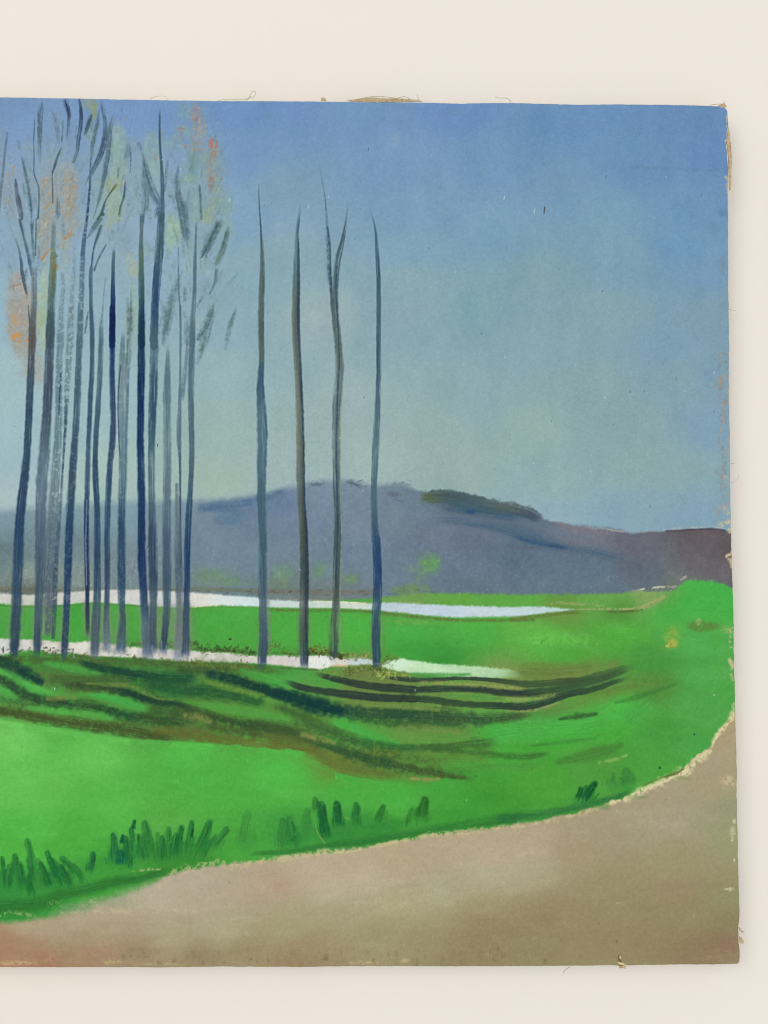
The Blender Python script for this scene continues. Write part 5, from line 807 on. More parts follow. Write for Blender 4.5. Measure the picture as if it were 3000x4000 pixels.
trunk(12, 'B', [(1088, 220, 14, (112, 136, 150)), (1086, 400, 34, (98, 122, 146)), (1083, 600, 44, (98, 124, 146)), (1083, 780, 46, (104, 130, 148)), (1084, 950, 46, (108, 132, 150)), (1083, 1100, 46, (102, 124, 148)), (1080, 1300, 48, (92, 112, 142)), (1080, 1500, 50, (76, 94, 130)), (1081, 1659, 50, (70, 88, 124)),
                 (1081, 1800, 48, (66, 86, 118)), (1080, 1950, 42, (64, 84, 108)), (1072, 2060, 40, (56, 76, 92)), (1064, 2150, 40, (50, 68, 88)), (1056, 2240, 46, (58, 72, 122)), (1052, 2270, 40, (84, 92, 140), .6)], soft=.35, ends=(.08, 0))
trunk(13, 'Q', [(820, 390, 16, (106, 132, 168)), (818, 700, 18, (102, 128, 158)), (826, 1000, 18, (96, 122, 148)), (842, 1250, 18, (92, 118, 142)), (850, 1659, 20)], a=.85, soft=.4, dry=.3)
trunk(13, 'B', [(1168, -10, 12, (92, 118, 142)), (1170, 200, 12, (96, 122, 148)), (1168, 450, 12, (98, 122, 150)), (1164, 620, 20, (96, 118, 152)), (1160, 760, 30, (96, 118, 152)), (1161, 880, 26, (92, 116, 146)), (1166, 1000, 14, (66, 92, 132)), (1168, 1200, 12, (64, 90, 134)), (1166, 1450, 14, (46, 70, 120)), (1172, 1659, 16)], a=.9, soft=.4, dry=.2)
trunk(13, 'B', [(1218, 180, 14, (112, 134, 158)), (1208, 330, 20, (104, 126, 156)), (1192, 470, 26, (100, 122, 154)), (1174, 620, 28, (98, 120, 152))], a=.75, soft=.5, dry=.35, ends=(.1, .1))
trunk(13, 'B', [(1146, 1150, 20, (112, 132, 146)), (1150, 1350, 34, (104, 124, 142)), (1155, 1550, 44, (94, 112, 136)), (1158, 1700, 48, (74, 92, 126)), (1162, 1850, 44, (92, 108, 124)), (1164, 2000, 42, (104, 118, 116)), (1162, 2150, 44, (108, 118, 124)), (1154, 2270, 50, (124, 130, 158), .6)], a=.85, soft=.5, dry=.35)
trunk(14, 'Q', [(1052, 30, 16, (96, 124, 150)), (1046, 250, 26, (92, 122, 142)), (1036, 500, 32, (84, 114, 132)), (1030, 750, 42, (88, 116, 136)), (1028, 950, 44, (84, 110, 138)), (1014, 1150, 50, (100, 126, 156)), (1002, 1400, 56, (104, 126, 148)), (996, 1659, 60, (98, 120, 146))], a=.9, soft=.4, ends=(.06, 0))
trunk(14, 'B', [(1252, -20, 28, (98, 122, 146)), (1248, 120, 32, (90, 112, 138)), (1243, 280, 34, (86, 106, 134)), (1238, 450, 36, (92, 112, 136)), (1237, 600, 34, (90, 112, 138)), (1240, 750, 32, (82, 104, 134)), (1243, 900, 32, (86, 110, 136)), (1240, 1050, 31, (80, 104, 134)), (1233, 1180, 30, (66, 90, 128)), (1223, 1350, 36, (44, 70, 114)),
                 (1214, 1550, 35, (34, 60, 110)), (1213, 1700, 34, (34, 58, 116)), (1212, 1850, 35, (42, 66, 116)), (1207, 2000, 38, (58, 80, 108)), (1205, 2130, 42, (62, 76, 104)), (1203, 2230, 44, (66, 76, 116)), (1200, 2300, 44, (104, 112, 162), .8)], soft=.3)
for x, y0, y1 in [(1045, 650, 760), (1075, 690, 770), (1030, 720, 780), (985, 690, 790), (1130, 720, 790), (1160, 720, 800), (700, 690, 770), (740, 700, 770), (780, 720, 780), (475, 730, 790)]:
    stroke('C', [(x, y0, 10), (x + 4, y1, 12)], (142, 146, 172), a=.6, dry=.5, ends=(.2, .2))
# lone trunks on the right
trunk(15, 'E', [(16, 640, 5, (96, 126, 150)), (18, 760, 5, (70, 98, 124)), (24, 880, 7, (66, 96, 114)), (33, 1010, 12, (66, 92, 98)), (39, 1130, 20, (92, 116, 122)), (41, 1270, 28, (96, 116, 118)), (36, 1420, 32, (92, 112, 110)), (33, 1560, 34, (90, 106, 104)), (33, 1700, 34, (86, 102, 98)), (36, 1800, 32, (92, 110, 104)),
                 (36, 1870, 32, (70, 94, 118)), (32, 1900, 34, (58, 84, 126)), (28, 1990, 40, (60, 90, 132)), (30, 2090, 44, (72, 100, 130)), (36, 2180, 54, (84, 112, 136)), (41, 2300, 58, (82, 110, 140)), (40, 2430, 56, (78, 106, 136)), (36, 2560, 52, (78, 106, 134)), (36, 2700, 48, (70, 98, 124)), (40, 2850, 46, (64, 92, 120)),
                 (44, 3000, 48, (66, 92, 120)), (46, 3150, 48, (62, 86, 118)), (46, 3300, 52, (66, 88, 120)), (50, 3450, 56, (84, 102, 116)), (52, 3560, 56, (72, 90, 114)), (50, 3660, 56, (64, 82, 112)), (42, 3760, 54, (58, 78, 108)), (40, 3830, 46, (46, 66, 110)), (40, 3860, 30)], soft=.3, streak=.5, ends=(.06, .025))
stroke('E', [(34, 1000, 6), (45, 1250, 7), (48, 1400, 8), (44, 1700, 8)], (66, 82, 80), a=.7, dry=.4)
stroke('E', [(24, 1860, 12), (46, 1990, 12), (66, 2240, 16), (66, 2380, 12)], (44, 74, 128), a=.5, dry=.4, ends=(.1, .2))
stroke('F', [(70, 1100, 24), (80, 1300, 34), (82, 1500, 34), (84, 1659, 30)], (128, 136, 132), a=.5, soft=.8, dry=.4)
trunk(16, 'E', [(602, 790, 12, (112, 138, 164)), (590, 880, 10, (92, 118, 150)), (578, 970, 14, (82, 106, 128)), (556, 1080, 26, (74, 98, 110)), (532, 1170, 36, (78, 102, 112)), (516, 1280, 38, (84, 108, 116)), (510, 1400, 38, (88, 110, 116)), (512, 1520, 40, (92, 112, 112)), (520, 1620, 42, (94, 114, 110)), (532, 1740, 44, (98, 116, 110)), (540, 1850, 46, (104, 122, 116)),
                 (535, 1990, 48, (104, 124, 124)), (525, 2120, 46, (96, 118, 120)), (519, 2280, 44, (100, 120, 118)), (520, 2450, 42, (92, 112, 116)), (522, 2600, 40, (82, 104, 112)), (525, 2740, 40, (68, 92, 104)), (530, 2880, 44, (72, 94, 98)), (530, 3000, 44, (74, 92, 94)), (526, 3150, 42, (68, 86, 84)), (522, 3300, 42, (74, 90, 84)), (516, 3450, 46, (84, 98, 90)),
                 (508, 3560, 48, (78, 92, 88)), (504, 3660, 54, (70, 84, 84)), (502, 3740, 48, (58, 74, 84)), (498, 3800, 30, (44, 60, 80))], soft=.3, streak=.7, ends=(.06, .025))
stroke('E', [(525, 1230, 8), (520, 1400, 9), (540, 1800, 8), (532, 2000, 9), (520, 2400, 9), (530, 2900, 10), (515, 3300, 8)], (46, 68, 100), a=.75, dry=.45)
stroke('E', [(560, 2000, 8), (548, 2300, 10), (545, 2700, 8), (555, 2950, 10), (545, 3300, 10), (540, 3600, 10)], (136, 146, 120), a=.6, dry=.6)
trunk(17, 'E', [(290, 790, 12, (112, 138, 164)), (278, 900, 16, (92, 120, 152)), (266, 1010, 20, (80, 108, 142)), (266, 1120, 28, (76, 104, 132)), (263, 1250, 38, (80, 106, 122)), (260, 1400, 44, (88, 104, 104)), (258, 1550, 46, (88, 102, 100)), (262, 1700, 46, (92, 104, 98)), (270, 1850, 44, (98, 110, 98)), (277, 1990, 42, (100, 110, 102)),
                 (282, 2150, 46, (104, 114, 104)), (288, 2400, 48, (98, 108, 98)), (291, 2600, 48, (84, 96, 94)), (294, 2730, 46, (78, 88, 84)), (303, 2850, 44, (76, 86, 76)), (309, 2990, 46, (66, 78, 70)), (314, 3150, 48, (60, 74, 70)), (313, 3300, 50, (64, 76, 74)), (310, 3420, 54, (90, 98, 96)), (309, 3520, 54, (78, 86, 84)), (309, 3640, 52, (66, 76, 72)), (310, 3760, 50, (60, 74, 92)), (314, 3830, 44, (54, 70, 112)), (314, 3860, 24)], soft=.28, streak=.35, shade=.3, ends=(.06, .025))
stroke('E', [(276, 1150, 10), (278, 1350, 14), (274, 1600, 16), (284, 1850, 16), (296, 2100, 14), (308, 2400, 12), (314, 2750, 14), (326, 2950, 14), (330, 3200, 16), (326, 3500, 16), (324, 3800, 14)], (38, 58, 96), a=.7, dry=.35, ends=(.1, .05))
trunk(18, 'E', [(736, 810, 7, (98, 124, 160)), (746, 880, 8, (92, 120, 156)), (764, 940, 9, (86, 112, 150)), (778, 1020, 12, (72, 98, 136)), (782, 1100, 18, (74, 102, 140)), (788, 1180, 22, (66, 96, 136)), (794, 1300, 24, (64, 94, 132)), (795, 1500, 24, (70, 98, 130)), (794, 1700, 26, (66, 96, 128)), (795, 1900, 26, (66, 92, 122)), (791, 2000, 28, (66, 94, 122)),
                 (786, 2170, 34, (78, 108, 130)), (778, 2350, 38, (84, 110, 132)), (771, 2500, 38, (82, 108, 130)), (766, 2640, 34, (74, 102, 126)), (765, 2800, 36, (70, 96, 124)), (770, 2920, 40, (58, 86, 120)), (779, 3020, 44, (40, 72, 118)), (787, 3180, 48, (30, 60, 118)), (787, 3320, 50, (42, 70, 122)), (782, 3430, 52, (58, 84, 122)), (777, 3520, 50, (56, 80, 112)),
                 (777, 3640, 50, (54, 76, 106)), (779, 3740, 50, (52, 78, 112)), (782, 3820, 46, (42, 64, 98)), (786, 3860, 30, (40, 58, 78))], soft=.28, streak=.6, ends=(.06, .025))
for k, pts in [(15, [(58, 120, 80), (52, 300, 80), (48, 480, 70)]), (17, [(308, 130, 84), (310, 400, 80)]), (16, [(512, 150, 90), (510, 440, 90)]), (18, [(780, 150, 84), (785, 420, 84)])]:
    stroke('G', [(p[0] + 40, p[1], 30) for p in pts], (118, 132, 96), a=.45, soft=.9, dry=.4, ends=(.2, .2))
    stroke('G', [(p[0] - 38, p[1], 22) for p in pts], (112, 118, 96), a=.4, soft=.9, dry=.4, ends=(.2, .2))
# trees that carry on past the left side of the picture
for i, (x, w, col) in enumerate([(-60, 40, (44, 66, 104)), (-150, 52, (74, 94, 124)), (-235, 36, (30, 54, 98)), (-345, 44, (60, 84, 124)), (-430, 34, (40, 64, 108))]):
    trunk(20 + i, 'P', [(x + 34, 440 + 60 * i, w * .3, tuple(c + 34 for c in col)), (x + 30, 900, w * .5, tuple(c + 26 for c in col)), (x + 20, 1400, w * .8, col), (x + 4, 1900, w, col), (x, 2300, w, tuple(c + 14 for c in col)), (x - 4, 2560, w, tuple(c + 26 for c in col))], soft=.35, dry=.2, ends=(.1, .03))
    for s in (-1, 1):
        trunk(20 + i, 'P', [(x + 28 + s * 60, 520 + 50 * i, 6, (98, 124, 156)), (x + 26 + s * 30, 800, 12), (x + 28, 1060, 14)], a=.8, soft=.5, dry=.4)

# ---- bare linen showing at the edges, nicks and specks ------------------------------------------
LIN = (206, 186, 146)
for c, pts, w, a in [('I', [(1398, 230), (1392, 300), (1396, 330)], 12, .8), ('I', [(1398, 400), (1382, 416), (1400, 450)], 16, .95), ('I', [(1376, 640), (1396, 655), (1400, 760)], 20, .8), ('I', [(1350, 192), (1395, 200)], 18, .8), ('I', [(1140, 178), (1280, 186), (1380, 190)], 8, .7), ('I', [(1406, 1150), (1408, 1500)], 6, .7),
                     ('J', [(1412, 240), (1408, 400), (1412, 470)], 14, .75), ('J', [(1380, 920), (1385, 940)], 20, .7), ('J', [(1340, 1130), (1380, 1140), (1400, 1180)], 60, .6), ('J', [(1330, 1240), (1400, 1230), (1420, 1200)], 44, .75), ('J', [(1405, 1250), (1420, 1300)], 30, .8),
                     ('K', [(1385, 130), (1410, 110), (1428, 90)], 34, .95), ('K', [(1400, 130), (1424, 150), (1428, 200)], 40, .95), ('K', [(1420, 320), (1436, 340)], 10, .6), ('K', [(1430, 570), (1415, 640), (1420, 720)], 24, .6), ('K', [(1400, 780), (1420, 810), (1440, 860)], 44, .9), ('K', [(1415, 880), (1435, 930)], 26, .6), ('K', [(1440, 1060), (1430, 1110), (1415, 1150)], 30, .7)]:
    stroke(c, pts, LIN, w * .85, a=a * .9, soft=.7, dry=.9, streak=.3, wob=.5, ends=(.05, .05), reg=(R_RAW if c == 'I' else R_RAW2) if a >= .95 else None, thr=.38)
for k in range(70):     # worn grey-brown rub along the right edge of the sky
    y = rng.uniform(1330, 2000); x = 2820 + rng.normal(0, 12)
    stroke('P', [(x, y), (x + rng.normal(0, 5), y + rng.uniform(20, 70))], rng.choice([(150, 146, 142), (160, 152, 140), (132, 138, 146), (118, 138, 158)]), rng.uniform(8, 24), a=.55, soft=.7, dry=.95, ends=(.2, .2))
stroke('L', [(690, 1215, 10), (694, 1240, 16), (708, 1268, 22), (716, 1285, 34)], (112, 92, 58), a=.9, soft=.4)
stroke('L', [(692, 1262, 10), (716, 1270, 16), (735, 1282, 8)], (224, 204, 162), a=.95, soft=.4, reg=R_RAW3)
stroke('L', [(698, 1222), (704, 1232)], (214, 198, 150), 8, a=.9)
for c, x, y, l, col in [('I', 212, 862, 30, (84, 72, 62)), ('I', 146, 872, 26, (160, 186, 200)), ('I', 208, 884, 10, (60, 70, 80)), ('B', 1022, 896, 16, (40, 46, 50)), ('J', 256, 572, 9, (80, 96, 104)), ('J', 656, 596, 8, (92, 108, 112)), ('J', 895, 1124, 10, (100, 124, 136)), ('E', 730, 470, 16, (84, 112, 146)), ('E', 642, 1050, 8, (84, 108, 146)), ('J', 1310, 514, 10, (90, 120, 140)),
                         ('J', 764, 383, 7, (100, 128, 136)), ('J', 856, 381, 8, (104, 132, 140)), ('F', 700, 88, 8, (104, 124, 132)), ('F', 910, 352, 9, (116, 140, 148)), ('F', 1210, 518, 9, (110, 132, 140)), ('F', 1548, 552, 8, (110, 132, 140)), ('I', 586, 1388, 8, (92, 122, 146)), ('I', 828, 372, 6, (80, 108, 150)), ('L', 562, 1008, 8, (112, 98, 70)), ('C', 355, 980, 8, (220, 232, 222)), ('G', 1032, 655, 6, (180, 190, 170)),
                         ('A', 1490, 800, 16, (176, 196, 190)), ('A', 1172, 600, 14, (176, 200, 196)), ('E', 1610, 786, 18, (186, 202, 206)), ('E', 470, 778, 8, (170, 192, 204)), ('K', 1310, 1020, 8, (190, 210, 190))]:
    stroke(c, [(x, y - l / 2), (x - l * .15, y + l / 2)], col, max(5, l * .3), a=.9, soft=.4)
for k in range(130):
    x, y = rng.uniform(-500, 2840), rng.uniform(420, 3700)
    b = IMG[int((y - OY) / S), int((x - OX) / S)] * (rng.choice([.8, .88, 1.14, 1.2]))
    stroke('P', [(x, y), (x + rng.normal(0, 3), y + rng.normal(3, 4))], tuple(b), rng.uniform(3, 6), a=.7, soft=.5)
# canvas tooth and fine mottling over everything
def box(A, r):
    for ax in (0, 1):
        P_ = np.pad(A, [(r + 1, r) if i == ax else (0, 0) for i in range(3)], mode='edge').cumsum(ax, dtype=np.float64)
        n_ = A.shape[ax]
        A = ((np.take(P_, np.arange(2 * r + 1, n_ + 2 * r + 1), ax) - np.take(P_, np.arange(0, n_), ax)) / (2 * r + 1)).astype(np.float32)
    return A
IMG += .55 * np.clip(IMG - box(IMG, 2), -40, 40)          # brush marks keep a crisp edge
IMG += ((WEAVE - .5) * 7.5 + N4 * 2.6 + N7 * 1.4)[..., None] * np.array([1, 1, .9], np.float32)
HGT += .16 * (WEAVE - .5) + .10 * N7 + .06 * N30
IMG = np.clip(IMG, 4, 250)

# ------------------------------------------------------------------------------------------
# THE PLACE: a stretched canvas resting flat against a painted wall
# ------------------------------------------------------------------------------------------
import bpy, bmesh
from mathutils import Matrix, Vector

scene = bpy.context.scene
COL = scene.collection
F_PX, CXP, CYP = 3004.0, 1500.0, 2000.0         # the phone lens, in survey units
YAW, PITCH, ROLL = -0.01374129, 0.03761242, -0.00344877
DIST = 0.533                                      # lens to canvas, metres
DEEP = 0.016                                      # canvas front stands this far off the wall
ZC = 1.45                                         # height of the lens above the floor

def rot():
    c, s = math.cos, math.sin
    Rz = np.array([[c(YAW), -s(YAW), 0], [s(YAW), c(YAW), 0], [0, 0, 1]])
    Rx = np.array([[1, 0, 0], [0, c(PITCH), -s(PITCH)], [0, s(PITCH), c(PITCH)]])
    Ry = np.array([[c(ROLL), 0, s(ROLL)], [0, 1, 0], [-s(ROLL), 0, c(ROLL)]])
    return Rz @ Rx @ Ry
ROT = rot()
def to_canvas(px, py, depth=DIST):
    """survey units -> metres on the plane of the canvas (x right, z up)"""
    px, py = np.asarray(px, float), np.asarray(py, float)
    a, b = (px - CXP) / F_PX, -(py - CYP) / F_PX
    d = [ROT[i, 0] * a + ROT[i, 1] + ROT[i, 2] * b for i in range(3)]
    return d[0] / d[1] * depth, d[2] / d[1] * depth + ZC
def to_survey(x, z):
    v = np.stack([np.asarray(x), np.full_like(x, DIST), np.asarray(z) - ZC], -1) @ ROT
    return CXP + F_PX * v[..., 0] / v[..., 1], CYP - F_PX * v[..., 2] / v[..., 1]

def srgb_lin(c):
    c = np.asarray(c, np.float32)
    return np.where(c <= .04045, c / 12.92, ((c + .055) / 1.055) ** 2.4)
LIGHT = np.array(LIGHT_K, np.float32)             # colour of the room light falling on the picture
PIG = np.clip(srgb_lin(IMG / 255.0) / LIGHT, 0.002, 0.92).astype(np.float32)

# ---- materials ----------------------------------------------------------------------------
def mat(name):
    m = bpy.data.materials.new(name); m.use_nodes = True
    nt = m.node_tree; nt.nodes.clear()
    out = nt.nodes.new('ShaderNodeOutputMaterial'); b = nt.nodes.new('ShaderNodeBsdfPrincipled')
    nt.links.new(b.outputs[0], out.inputs[0])
    return m, nt, b
def node(nt, t, **k):
    n = nt.nodes.new(t)
    for a, v in k.items(): setattr(n, a, v)
    return n
def noise_node(nt, co, scale, detail=4, rough=.55):
    n = node(nt, 'ShaderNodeTexNoise'); n.inputs['Scale'].default_value = scale; n.inputs['Detail'].default_value = detail; n.inputs['Roughness'].default_value = rough
    nt.links.new(co, n.inputs['Vector']); return n

paint, nt, b = mat('oil_paint')
at = node(nt, 'ShaderNodeAttribute', attribute_name='pigment')
tc = node(nt, 'ShaderNodeTexCoord')
grain = noise_node(nt, tc.outputs['Object'], 1500, 3)
mix = node(nt, 'ShaderNodeMix', data_type='RGBA', blend_type='MULTIPLY')
mix.inputs['Factor'].default_value = 1.0
ramp = node(nt, 'ShaderNodeMapRange'); ramp.inputs['To Min'].default_value = .93; ramp.inputs['To Max'].default_value = 1.07
ramp.inputs['From Min'].default_value = .25; ramp.inputs['From Max'].default_value = .75
nt.links.new(grain.outputs['Fac'], ramp.inputs['Value'])
nt.links.new(at.outputs['Color'], mix.inputs['A']); nt.links.new(ramp.outputs['Result'], mix.inputs['B'])
nt.links.new(mix.outputs['Result'], b.inputs['Base Color'])
sheen = noise_node(nt, tc.outputs['Object'], 22, 5)
r2 = node(nt, 'ShaderNodeMapRange'); r2.inputs['To Min'].default_value = .5; r2.inputs['To Max'].default_value = .78
nt.links.new(sheen.outputs['Fac'], r2.inputs['Value']); nt.links.new(r2.outputs['Result'], b.inputs['Roughness'])
b.inputs['Specular IOR Level'].default_value = .04
wv = []
for axis in 'XZ':
    w = node(nt, 'ShaderNodeTexWave', bands_direction=axis, wave_profile='SIN'); w.inputs['Scale'].default_value = 560; w.inputs['Distortion'].default_value = 1.6; w.inputs['Detail'].default_value = 1
    nt.links.new(tc.outputs['Object'], w.inputs['Vector']); wv.append(w)
mx = node(nt, 'ShaderNodeMath', operation='MAXIMUM'); nt.links.new(wv[0].outputs['Fac'], mx.inputs[0]); nt.links.new(wv[1].outputs['Fac'], mx.inputs[1])
ad = node(nt, 'ShaderNodeMath', operation='ADD'); nt.links.new(mx.outputs[0], ad.inputs[0]); nt.links.new(grain.outputs['Fac'], ad.inputs[1])
bp = node(nt, 'ShaderNodeBump'); bp.inputs['Strength'].default_value = .22; bp.inputs['Distance'].default_value = .0003
nt.links.new(ad.outputs[0], bp.inputs['Height']); nt.links.new(bp.outputs[0], b.inputs['Normal'])

linen, nt, b = mat('raw_linen')
tc = node(nt, 'ShaderNodeTexCoord'); n1 = noise_node(nt, tc.outputs['Object'], 420, 5)
cr = node(nt, 'ShaderNodeValToRGB'); cr.color_ramp.elements[0].position = .3; cr.color_ramp.elements[1].position = .7
cr.color_ramp.elements[0].color = (.36, .27, .16, 1); cr.color_ramp.elements[1].color = (.60, .49, .32, 1)
nt.links.new(n1.outputs['Fac'], cr.inputs['Fac']); nt.links.new(cr.outputs['Color'], b.inputs['Base Color'])
b.inputs['Roughness'].default_value = .9; b.inputs['Specular IOR Level'].default_value = .1
bp = node(nt, 'ShaderNodeBump'); bp.inputs['Strength'].default_value = .5; bp.inputs['Distance'].default_value = .0004
nt.links.new(n1.outputs['Fac'], bp.inputs['Height']); nt.links.new(bp.outputs[0], b.inputs['Normal'])

fibre, nt, b = mat('linen_fibre')
tc = node(nt, 'ShaderNodeTexCoord'); n1 = noise_node(nt, tc.outputs['Object'], 300, 3)
cr = node(nt, 'ShaderNodeValToRGB'); cr.color_ramp.elements[0].color = (.34, .27, .18, 1); cr.color_ramp.elements[1].color = (.58, .48, .34, 1)
nt.links.new(n1.outputs['Fac'], cr.inputs['Fac']); nt.links.new(cr.outputs['Color'], b.inputs['Base Color']); b.inputs['Roughness'].default_value = .85

plaster, nt, b = mat('wall_paint')
tc = node(nt, 'ShaderNodeTexCoord')
n1 = noise_node(nt, tc.outputs['Object'], 3.0, 4); n2 = noise_node(nt, tc.outputs['Object'], 55, 5); n3 = noise_node(nt, tc.outputs['Object'], 620, 4, .6)
cr = node(nt, 'ShaderNodeValToRGB'); cr.color_ramp.elements[0].position = .3; cr.color_ramp.elements[1].position = .72
cr.color_ramp.elements[0].color = (*[v * .985 for v in WALL], 1); cr.color_ramp.elements[1].color = (*WALL, 1)
ms = node(nt, 'ShaderNodeMath', operation='MULTIPLY_ADD'); ms.inputs[1].default_value = .5
nt.links.new(n2.outputs['Fac'], ms.inputs[0]); hf = node(nt, 'ShaderNodeMath', operation='MULTIPLY'); hf.inputs[1].default_value = .5
nt.links.new(n1.outputs['Fac'], hf.inputs[0]); nt.links.new(hf.outputs[0], ms.inputs[2])
nt.links.new(ms.outputs[0], cr.inputs['Fac'])
nt.links.new(cr.outputs['Color'], b.inputs['Base Color'])
b.inputs['Roughness'].default_value = .7; b.inputs['Specular IOR Level'].default_value = .2
bp = node(nt, 'ShaderNodeBump'); bp.inputs['Strength'].default_value = .18; bp.inputs['Distance'].default_value = .0006
ad = node(nt, 'ShaderNodeMath', operation='ADD'); nt.links.new(n2.outputs['Fac'], ad.inputs[0]); nt.links.new(n3.outputs['Fac'], ad.inputs[1])
nt.links.new(ad.outputs[0], bp.inputs['Height']); nt.links.new(bp.outputs[0], b.inputs['Normal'])

# ---- objects ------------------------------------------------------------------------------
def link(name, mesh, material, parent=None, label=None):
    o = bpy.data.objects.new(name, mesh); COL.objects.link(o)
    if material: mesh.materials.append(material)
    if parent: o.parent = parent
    if label: o['label'] = label
    return o

me = bpy.data.meshes.new('wall')
me.from_pydata([(-3, 0, -.2), (3, 0, -.2), (3, 0, 3.2), (-3, 0, 3.2)], [], [(0, 1, 2, 3)])
wall = link('wall', me, plaster)
wall['kind'] = 'structure'; wall['label'] = 'plain off white painted wall behind the canvas'; wall['category'] = 'wall'

painting = bpy.data.objects.new('painting', None); COL.objects.link(painting)
painting.empty_display_size = .05
painting['label'] = 'unframed landscape painting on canvas, tall bare trees over green meadow, edges frayed'
painting['category'] = 'painting'

# outline of the canvas, surveyed along its edges
TOP = [('P', -700, 366), ('P', -300, 372), ('A', 0, 126), ('A', 120, 128), ('A', 280, 131), ('A', 500, 134), ('A', 800, 141), ('A', 1100, 146), ('A', 1400, 151), ('A', 1659, 151), ('E', 300, 153), ('E', 700, 158), ('E', 1100, 161), ('E', 1330, 168), ('E', 1400, 165), ('E', 1659, 163), ('I', 300, 171), ('I', 420, 175), ('I', 700, 172), ('I', 1100, 177), ('I', 1300, 183), ('I', 1365, 188), ('I', 1385, 194), ('I', 1396, 206), ('I', 1402, 216)]
RIGHT = [('I', 1384, 190), ('I', 1398, 204), ('I', 1404, 230), ('I', 1406, 290), ('I', 1398, 340), ('I', 1394, 400), ('I', 1392, 430), ('I', 1398, 480), ('I', 1404, 580), ('I', 1404, 760), ('I', 1406, 1000), ('I', 1406, 1300), ('I', 1410, 1600), ('J', 1412, 150), ('J', 1412, 400), ('J', 1416, 700), ('J', 1420, 950), ('J', 1422, 1150), ('J', 1428, 1400), ('J', 1434, 1600), ('K', 1428, 60), ('K', 1433, 260), ('K', 1440, 420), ('K', 1442, 560), ('K', 1444, 760), ('K', 1449, 1000), ('K', 1452, 1130), ('K', 1458, 1350), ('K', 1462, 1560), ('L', 1462, 130), ('L', 1466, 400), ('L', 1472, 650), ('L', 1478, 850), ('L', 1481, 960), ('L', 1478, 1005), ('L', 1472, 1030), ('L', 1472, 1060), ('L', 1475, 1130), ('L', 1481, 1180), ('L', 1482, 1235), ('L', 1480, 1262), ('L', 1470, 1274)]
BOT = [('P', -700, 3787), ('D', -300, 1300), ('D', 0, 1297), ('D', 300, 1298), ('D', 640, 1297), ('D', 1000, 1299), ('D', 1400, 1294), ('D', 1659, 1295), ('H', 300, 1296), ('H', 600, 1291), ('H', 1000, 1291), ('H', 1300, 1292), ('H', 1659, 1291), ('L', 300, 1289), ('L', 700, 1286), ('L', 1000, 1281), ('L', 1300, 1280), ('L', 1440, 1277), ('L', 1468, 1274), ('L', 1478, 1264), ('L', 1482, 1250)]
def edge(pts):
    q = np.array([pt(*p) for p in pts]); return to_canvas(q[:, 0], q[:, 1])
tx, tz = edge(TOP); bx_, bz = edge(BOT); rx, rz = edge(RIGHT)
o_ = np.argsort(rz); rx, rz = rx[o_], rz[o_]
XL = float(to_canvas(-520, 2000)[0])
NX, NZ = 1230, 1180
u = np.linspace(0, 1, NX + 1)[None, :]; v = np.linspace(0, 1, NZ + 1)[:, None]
zt0, zb0 = tz[3:-4].mean(), bz[3:-3].mean()
z0 = zb0 + (zt0 - zb0) * v
jig = np.random.default_rng(11).normal(0, 1, 4000)
jig = np.convolve(jig, np.ones(7) / 7, 'same') * .00022
xr = np.interp(z0[:, 0], rz, rx)[:, None] + jig[:NZ + 1, None]
GX = XL + u * (xr - XL)
top = np.interp(GX[-1], tx, tz)[None, :] + jig[1500:1501 + NX][None, :] * .7
bot = np.interp(GX[0], bx_, bz)[None, :] + jig[2750:2751 + NX][None, :] * .7
GZ = bot + v * (top - bot)
sx, sy = to_survey(GX, GZ)
fx = np.clip((sx - OX) / S, 0, RW - 1.01); fy = np.clip((sy - OY) / S, 0, RH - 1.01)
ix, iy = fx.astype(int), fy.astype(int); fx, fy = (fx - ix).astype(np.float32), (fy - iy).astype(np.float32)
def sample(A):
    w = lambda m: m[..., None] if A.ndim == 3 else m
    return (A[iy, ix] * w((1 - fx) * (1 - fy)) + A[iy, ix + 1] * w(fx * (1 - fy)) + A[iy + 1, ix] * w((1 - fx) * fy) + A[iy + 1, ix + 1] * w(fx * fy))
GC = sample(PIG); GH = sample(HGT)
# relief of the paint, a slack spot or two in the cloth, and the edge rolled over the stretcher bar
e = np.minimum(np.minimum(GX - XL, xr - GX), np.minimum(GZ - bot, top - GZ))
RR = .0016
roll = np.where(e < RR, RR - np.sqrt(np.maximum(RR * RR - (RR - np.clip(e, 0, RR)) ** 2, 0)), 0)
slack = .0006 * np.sin(GX * 9 + 1) * np.sin(GZ * 7 + .4)
GY = -DEEP - GH * .00022 + roll + slack * np.clip(e / .03, 0, 1)
P3 = np.stack([GX, GY, GZ], -1).astype(np.float32)
du = np.gradient(P3, axis=1); dv = np.gradient(P3, axis=0)
N3 = np.cross(du, dv); N3 /= np.linalg.norm(N3, axis=-1, keepdims=True) + 1e-12
idx = np.arange((NX + 1) * (NZ + 1)).reshape(NZ + 1, NX + 1)
quads = np.stack([idx[:-1, :-1], idx[:-1, 1:], idx[1:, 1:], idx[1:, :-1]], -1).reshape(-1, 4)
cxm = (sx[:-1, :-1] + sx[1:, 1:]) / 2; cym = (sy[:-1, :-1] + sy[1:, 1:]) / 2
QR = REG[np.clip(((cym - OY) / S).astype(int), 0, RH - 1), np.clip(((cxm - OX) / S).astype(int), 0, RW - 1)].reshape(-1)
FP, FC, FN = P3.reshape(-1, 3), GC.reshape(-1, 3), N3.reshape(-1, 3)

